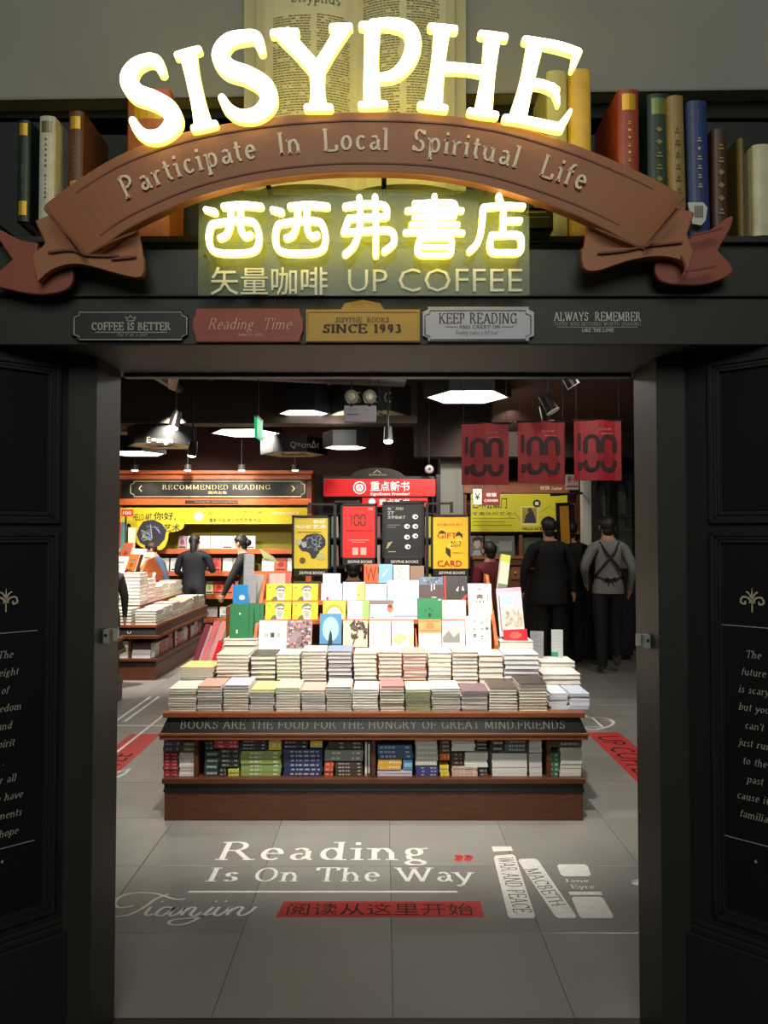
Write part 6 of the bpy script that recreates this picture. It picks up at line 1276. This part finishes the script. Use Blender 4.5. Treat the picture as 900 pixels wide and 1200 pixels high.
# ================================================================ PEOPLE
SKIN = (176, 130, 104)
DG = None
def person(lb, x, y, H, head, top, legs, shoes=(30, 28, 28), hair=(24, 20, 18), lA=None, rA=None, wid=1.0, bend=0, stride=0, hairlong=False, bun=False, skin=SKIN, coat=False, lift=0, headturn=0, extras=()):
    k = H / 1.72; t = thing('person', lb, 'person', (x, y, 0))
    hx = math.radians(head); RM = Matrix.Translation((x, y, 0)) @ Matrix.Rotation(hx, 4, 'Z') @ Matrix.Scale(k, 4)
    b = math.radians(bend)
    def up(p):                                            # bend of the upper body forward about the hips
        px_, py_, pz_ = p; dz = pz_ - .95; return (px_, py_ + dz * math.sin(b) + (py_) * 0, .95 + dz * math.cos(b))
    V = []; E_ = []; Rr = []; part = []
    def add(p, r, par=None, tg='top'):
        V.append(p); Rr.append(r if isinstance(r, tuple) else (r, r)); part.append(tg)
        if par is not None: E_.append((par, len(V) - 1))
        return len(V) - 1
    W = wid
    pel = add((0, 0, .97), (.15 * W, .105), None, 'top' if coat else 'legs')
    sp = add(up((0, 0, 1.10)), (.145 * W, .10), pel); ch = add(up((0, -.005, 1.27)), (.165 * W, .115), sp); uc = add(up((0, -.01, 1.42)), (.115 * W, .085), ch)
    nk = add(up((0, 0, 1.49)), .06, uc, 'skin'); h0 = add(up((0, .015, 1.555)), (.066, .075), nk, 'skin'); h1 = add(up((0, .02, 1.63)), (.074, .088), h0, 'skin'); add(up((0, .015, 1.685)), (.055, .065), h1, 'skin')
    for s, arm in ((-1, lA), (1, rA)):
        arm = arm or [(s * .235 * W, 0, 1.14), (s * .25 * W, .05, .90)]
        sh = add(up((s * .165 * W, -.01, 1.385)), .07, uc); el = add(up(arm[0]), .056, sh); wr = add(up(arm[1]), .031, el)
        d = Vector(up(arm[1])) - Vector(up(arm[0])); d.normalize(); side = Vector((0, 1, 0)) if abs(d.y) < .8 else Vector((0, 0, 1)); side = (side - d * side.dot(d)).normalized()
        w0 = Vector(up(arm[1])); pm = add(tuple(w0 + d * .06), (.024, .038), wr, 'skin')
        for f in range(4):
            a1 = w0 + d * .10 + side * (.026 - .017 * f); a2 = a1 + d * (.032 if f in (0, 3) else .04) + Vector((-s * .008, 0, 0)); f1 = add(tuple(a1), .0095, pm, 'skin'); add(tuple(a2), .008, f1, 'skin')
        th1 = add(tuple(w0 + d * .05 + side * .042), .011, pm, 'skin'); add(tuple(w0 + d * .085 + side * .052), .009, th1, 'skin')
        hp = add((s * .085 * W, 0, .90), (.10 * W, .10), pel, 'top' if coat else 'legs'); sy = s * stride
        kn = add((s * .09, sy * .5 + .01, .50), .08 if not coat else .09, hp, 'legs')
        az_ = .09 + (lift if s > 0 else 0); ay = sy - (lift * .9 if s > 0 else 0)
        an = add((s * .09, ay, az_), .062, kn, 'legs'); tz = .035 + (lift * .75 if s > 0 else 0); add((s * .10, ay + (.13 if not (lift and s > 0) else .03), tz if not (lift and s > 0) else tz - .05), .036, an, 'shoe')
    me = bpy.data.meshes.new('body'); me.from_pydata([tuple(p) for p in V], E_, []); me.update()
    o = bpy.data.objects.new('body', me); COL.objects.link(o)
    sk = o.modifiers.new('s', 'SKIN'); sk.use_smooth_shade = True
    for i, q in enumerate(me.skin_vertices[0].data): q.radius = Rr[i]; q.use_root = (i == 0)
    ss = o.modifiers.new('u', 'SUBSURF'); ss.levels = 2; ss.render_levels = 2
    dg = bpy.context.evaluated_depsgraph_get(); ev = o.evaluated_get(dg); m2 = bpy.data.meshes.new_from_object(ev)
    bpy.data.objects.remove(o)
    ms = {'top': mat(top, .8, noise=.1, scale=25), 'legs': mat(legs, .8), 'skin': mat(skin, .6), 'shoe': mat(shoes, .5)}; order = ['top', 'legs', 'skin', 'shoe']
    m2.materials.clear()
    for q in order: m2.materials.append(ms[q])
    P = [Vector(p) for p in V]
    for p in m2.polygons:
        c = p.center; best = None; bd = 9
        for (i, j) in E_:
            a, bb = P[i], P[j]; ab = bb - a; tt = max(0, min(1, (c - a).dot(ab) / ab.length_squared)); dd = (c - a - ab * tt).length
            if dd < bd: bd = dd; best = part[j] if not (part[j] == 'skin' and tt < .25 and part[i] == 'top') else 'top'
        if best == 'skin' and abs(c.x) < .25 and c.z > 1.2 and c.z < 1.475 - (.0 if not bend else .06): best = 'top'
        if best == 'legs' and c.z > .97: best = 'top'
        if best == 'top' and c.z < (.70 if coat else .90) and abs(c.x) < .2 * W: best = 'legs'
        p.material_index = order.index(best); p.use_smooth = True
    m2.transform(RM); m2.transform(Matrix.Translation((-x, -y, 0)))
    bo = bpy.data.objects.new('body', m2); COL.objects.link(bo); bo.parent = t; ORG[bo] = Vector((x, y, 0))
    hc = up((0, .02, 1.63)); hm = mat(hair, .55, noise=.2, scale=60)
    def hf(p): return 1.0 + .03 * math.sin(9 * p.x + 5 * p.z) * math.sin(7 * p.y)
    m = M().mat(hm); m.ball((hc[0], hc[1] - .045, hc[2] - .055), .062, .055, .07, None, 14, 8); m.ball((hc[0], hc[1] - .012, hc[2] + .012), .092, .104, .108, None, 20, 14, fn=lambda p: hf(p) * (1 if p.z > .1 or p.y < -.25 else .8) * (.9 if p.z < -.6 else 1))
    if hairlong: m.ball((hc[0], hc[1] - .07, hc[2] - .12), .062, .06, .19, None, 16, 12)
    if bun: m.ball((hc[0], hc[1] - .115, hc[2] - .0), .045, .045, .05, None, 12, 8)
    m.xf(RM).build('hair', t, smooth=True)
    for s in (-1, 1): M().ball((hc[0] + s * .086, hc[1] + .0, hc[2] - .02), .012, .02, .03, mat(skin, .6), 8, 6).xf(RM).build('ear', t, smooth=True)
    m = M().mat(mat(skin, .6)).prism([(hc[0] - .014, hc[1] + .085, hc[2] - .035), (hc[0] + .014, hc[1] + .085, hc[2] - .035), (hc[0], hc[1] + .085, hc[2] + .015)], (0, .022, -.006)); m.xf(RM).build('nose', t)
    for s in (-1, 1): M().ball((hc[0] + s * .03, hc[1] + .09, hc[2] + .008), .011, .006, .006, mat((30, 22, 20), .4), 8, 5).xf(RM).build('eye', t)
    M().ball((hc[0], hc[1] + .092, hc[2] - .058), .022, .006, .006, mat((150, 80, 74), .5), 8, 5).xf(RM).build('mouth', t)
    for ex in extras: ex(t, RM, up)
    return t
def straps(t, RM, up):
    m = mat((28, 26, 28), .7)
    for s in (-1, 1):
        M().tube([up(q) for q in [(s * .10, .03, 1.475), (s * .10, -.075, 1.44), (s * .05, -.125, 1.34), (-s * .05, -.125, 1.22), (-s * .13, -.105, 1.12), (-s * .165, -.05, 1.05)]], .015, m, 8).xf(RM).build('apron_strap', t, smooth=True)
    M().tube([up(q) for q in [(-.155, -.04, 1.07), (-.07, -.112, 1.04), (0, -.118, 1.035), (.07, -.112, 1.04), (.155, -.04, 1.07)]], .010, m, 8).xf(RM).build('apron_tie', t, smooth=True)
    for s in (-1, 1): M().tube([up(q) for q in [(0, -.125, 1.035), (s * .05, -.135, 1.06), (s * .06, -.135, 1.02), (0, -.13, 1.03), (s * .03, -.135, .97)]], .007, m, 6).xf(RM).build('apron_bow', t, smooth=True)
    M().tube([up((0, 0, .99)), (0, 0, .88)], [.165, .175], mat((120, 120, 116), .8, noise=.15, scale=60), 24, caps=False).xf(Matrix.Identity(4)).xf(RM @ Matrix.Diagonal((1, .78, 1, 1))).build('shirt_hem', t, smooth=True)
def collar(t, RM, up):
    M().tube([up((0, .0, 1.455)), up((0, .005, 1.49))], [.064, .06], mat((190, 190, 190), .7), 16).xf(RM).build('shirt_collar', t, smooth=True)
    M().tube([(0, 0, 1.0), (0, -.005, .86), (0, -.005, .76)], [.172, .19, .192], mat((10, 10, 11), .8), 24, caps=False).xf(RM @ Matrix.Diagonal((1.06, .76, 1, 1))).build('jacket_skirt', t, smooth=True)
PX = lambda x, Y: (x - 450) / F * Y
person('woman with long dark hair in a black jacket, her back turned, before the bookcase', PX(228, 10.95), 10.95, 1.57, 0, (13, 16, 26), (12, 12, 16), hair=(12, 9, 8), hairlong=True, coat=True, wid=1.3, lA=[(-.29, .03, 1.12), (-.2, .22, 1.06)], rA=[(.30, .04, 1.14), (.2, .22, 1.16)])
person('woman in black with tied-up hair, in profile, reaching down to a book', PX(291, 9.4), 9.4, 1.57, 82, (20, 20, 22), (22, 22, 26), bun=True, coat=True, wid=1.05, bend=8, lA=[(-.19, .16, 1.12), (-.14, .3, .92)], rA=[(.19, .12, 1.12), (.16, .2, .9)])
person('man in a dark suit with white collar, back turned, beside the central table', PX(643, 8.7), 8.7, 1.77, 4, (10, 10, 11), (9, 9, 10), wid=1.2, coat=True, extras=(collar,))
person('person in a black coat half hidden behind the suited man, at his right shoulder', PX(668, 9.15), 9.15, 1.74, -10, (9, 9, 10), (9, 9, 10), wid=1.2, coat=True)
person('person in a grey shirt with crossed black apron straps, walking away', PX(712, 8.6), 8.6, 1.78, -4, (122, 122, 118), (11, 11, 12), shoes=(84, 78, 78), wid=1.06, stride=.1, lift=.1, extras=(straps,), lA=[(-.27, -.03, 1.17), (-.22, .12, 1.0)], rA=[(.27, -.03, 1.15), (.26, .08, .93)])
person('person with black hair in a maroon sweater at the cash desk', PX(574, 8.3), 8.3, 1.49, 20, (110, 30, 42), (30, 28, 30), wid=.95)
person('person in blue denim bending over the far end of the left table', PX(196, 10.85), 10.85, 1.5, 120, (70, 84, 110), (40, 44, 60), hair=(50, 34, 26), wid=.9, bend=22)
person('small person in black crouching low behind the rack below the red poster', PX(414, 6.75), 6.75, 1.36, 0, (24, 24, 24), (26, 26, 28), wid=1.0)
person('dark dressed person mostly hidden by the left jamb near the low table', PX(126, 7.65), 7.65, 1.42, 30, (26, 26, 28), (26, 26, 30), wid=.92)
t = thing('open_magazine', 'pale green open magazine held behind the woman with the tied-up hair', 'magazine', at(312, 652, 9.9)); 
P = [at(304, 643, 9.9), at(320, 652, 9.9), at(327, 660, 9.9), at(310, 656, 9.9)]; M().prism(P, (0, .03, 0), mat((170, 180, 120), .5)).build('pages', t)
o = MASS.build('book_piles', origin=Vector((0, 0, 0))); o['kind'] = 'stuff'; o['label'] = 'remaining books of the second row, of the left tables and of the black tower'; o['category'] = 'books'
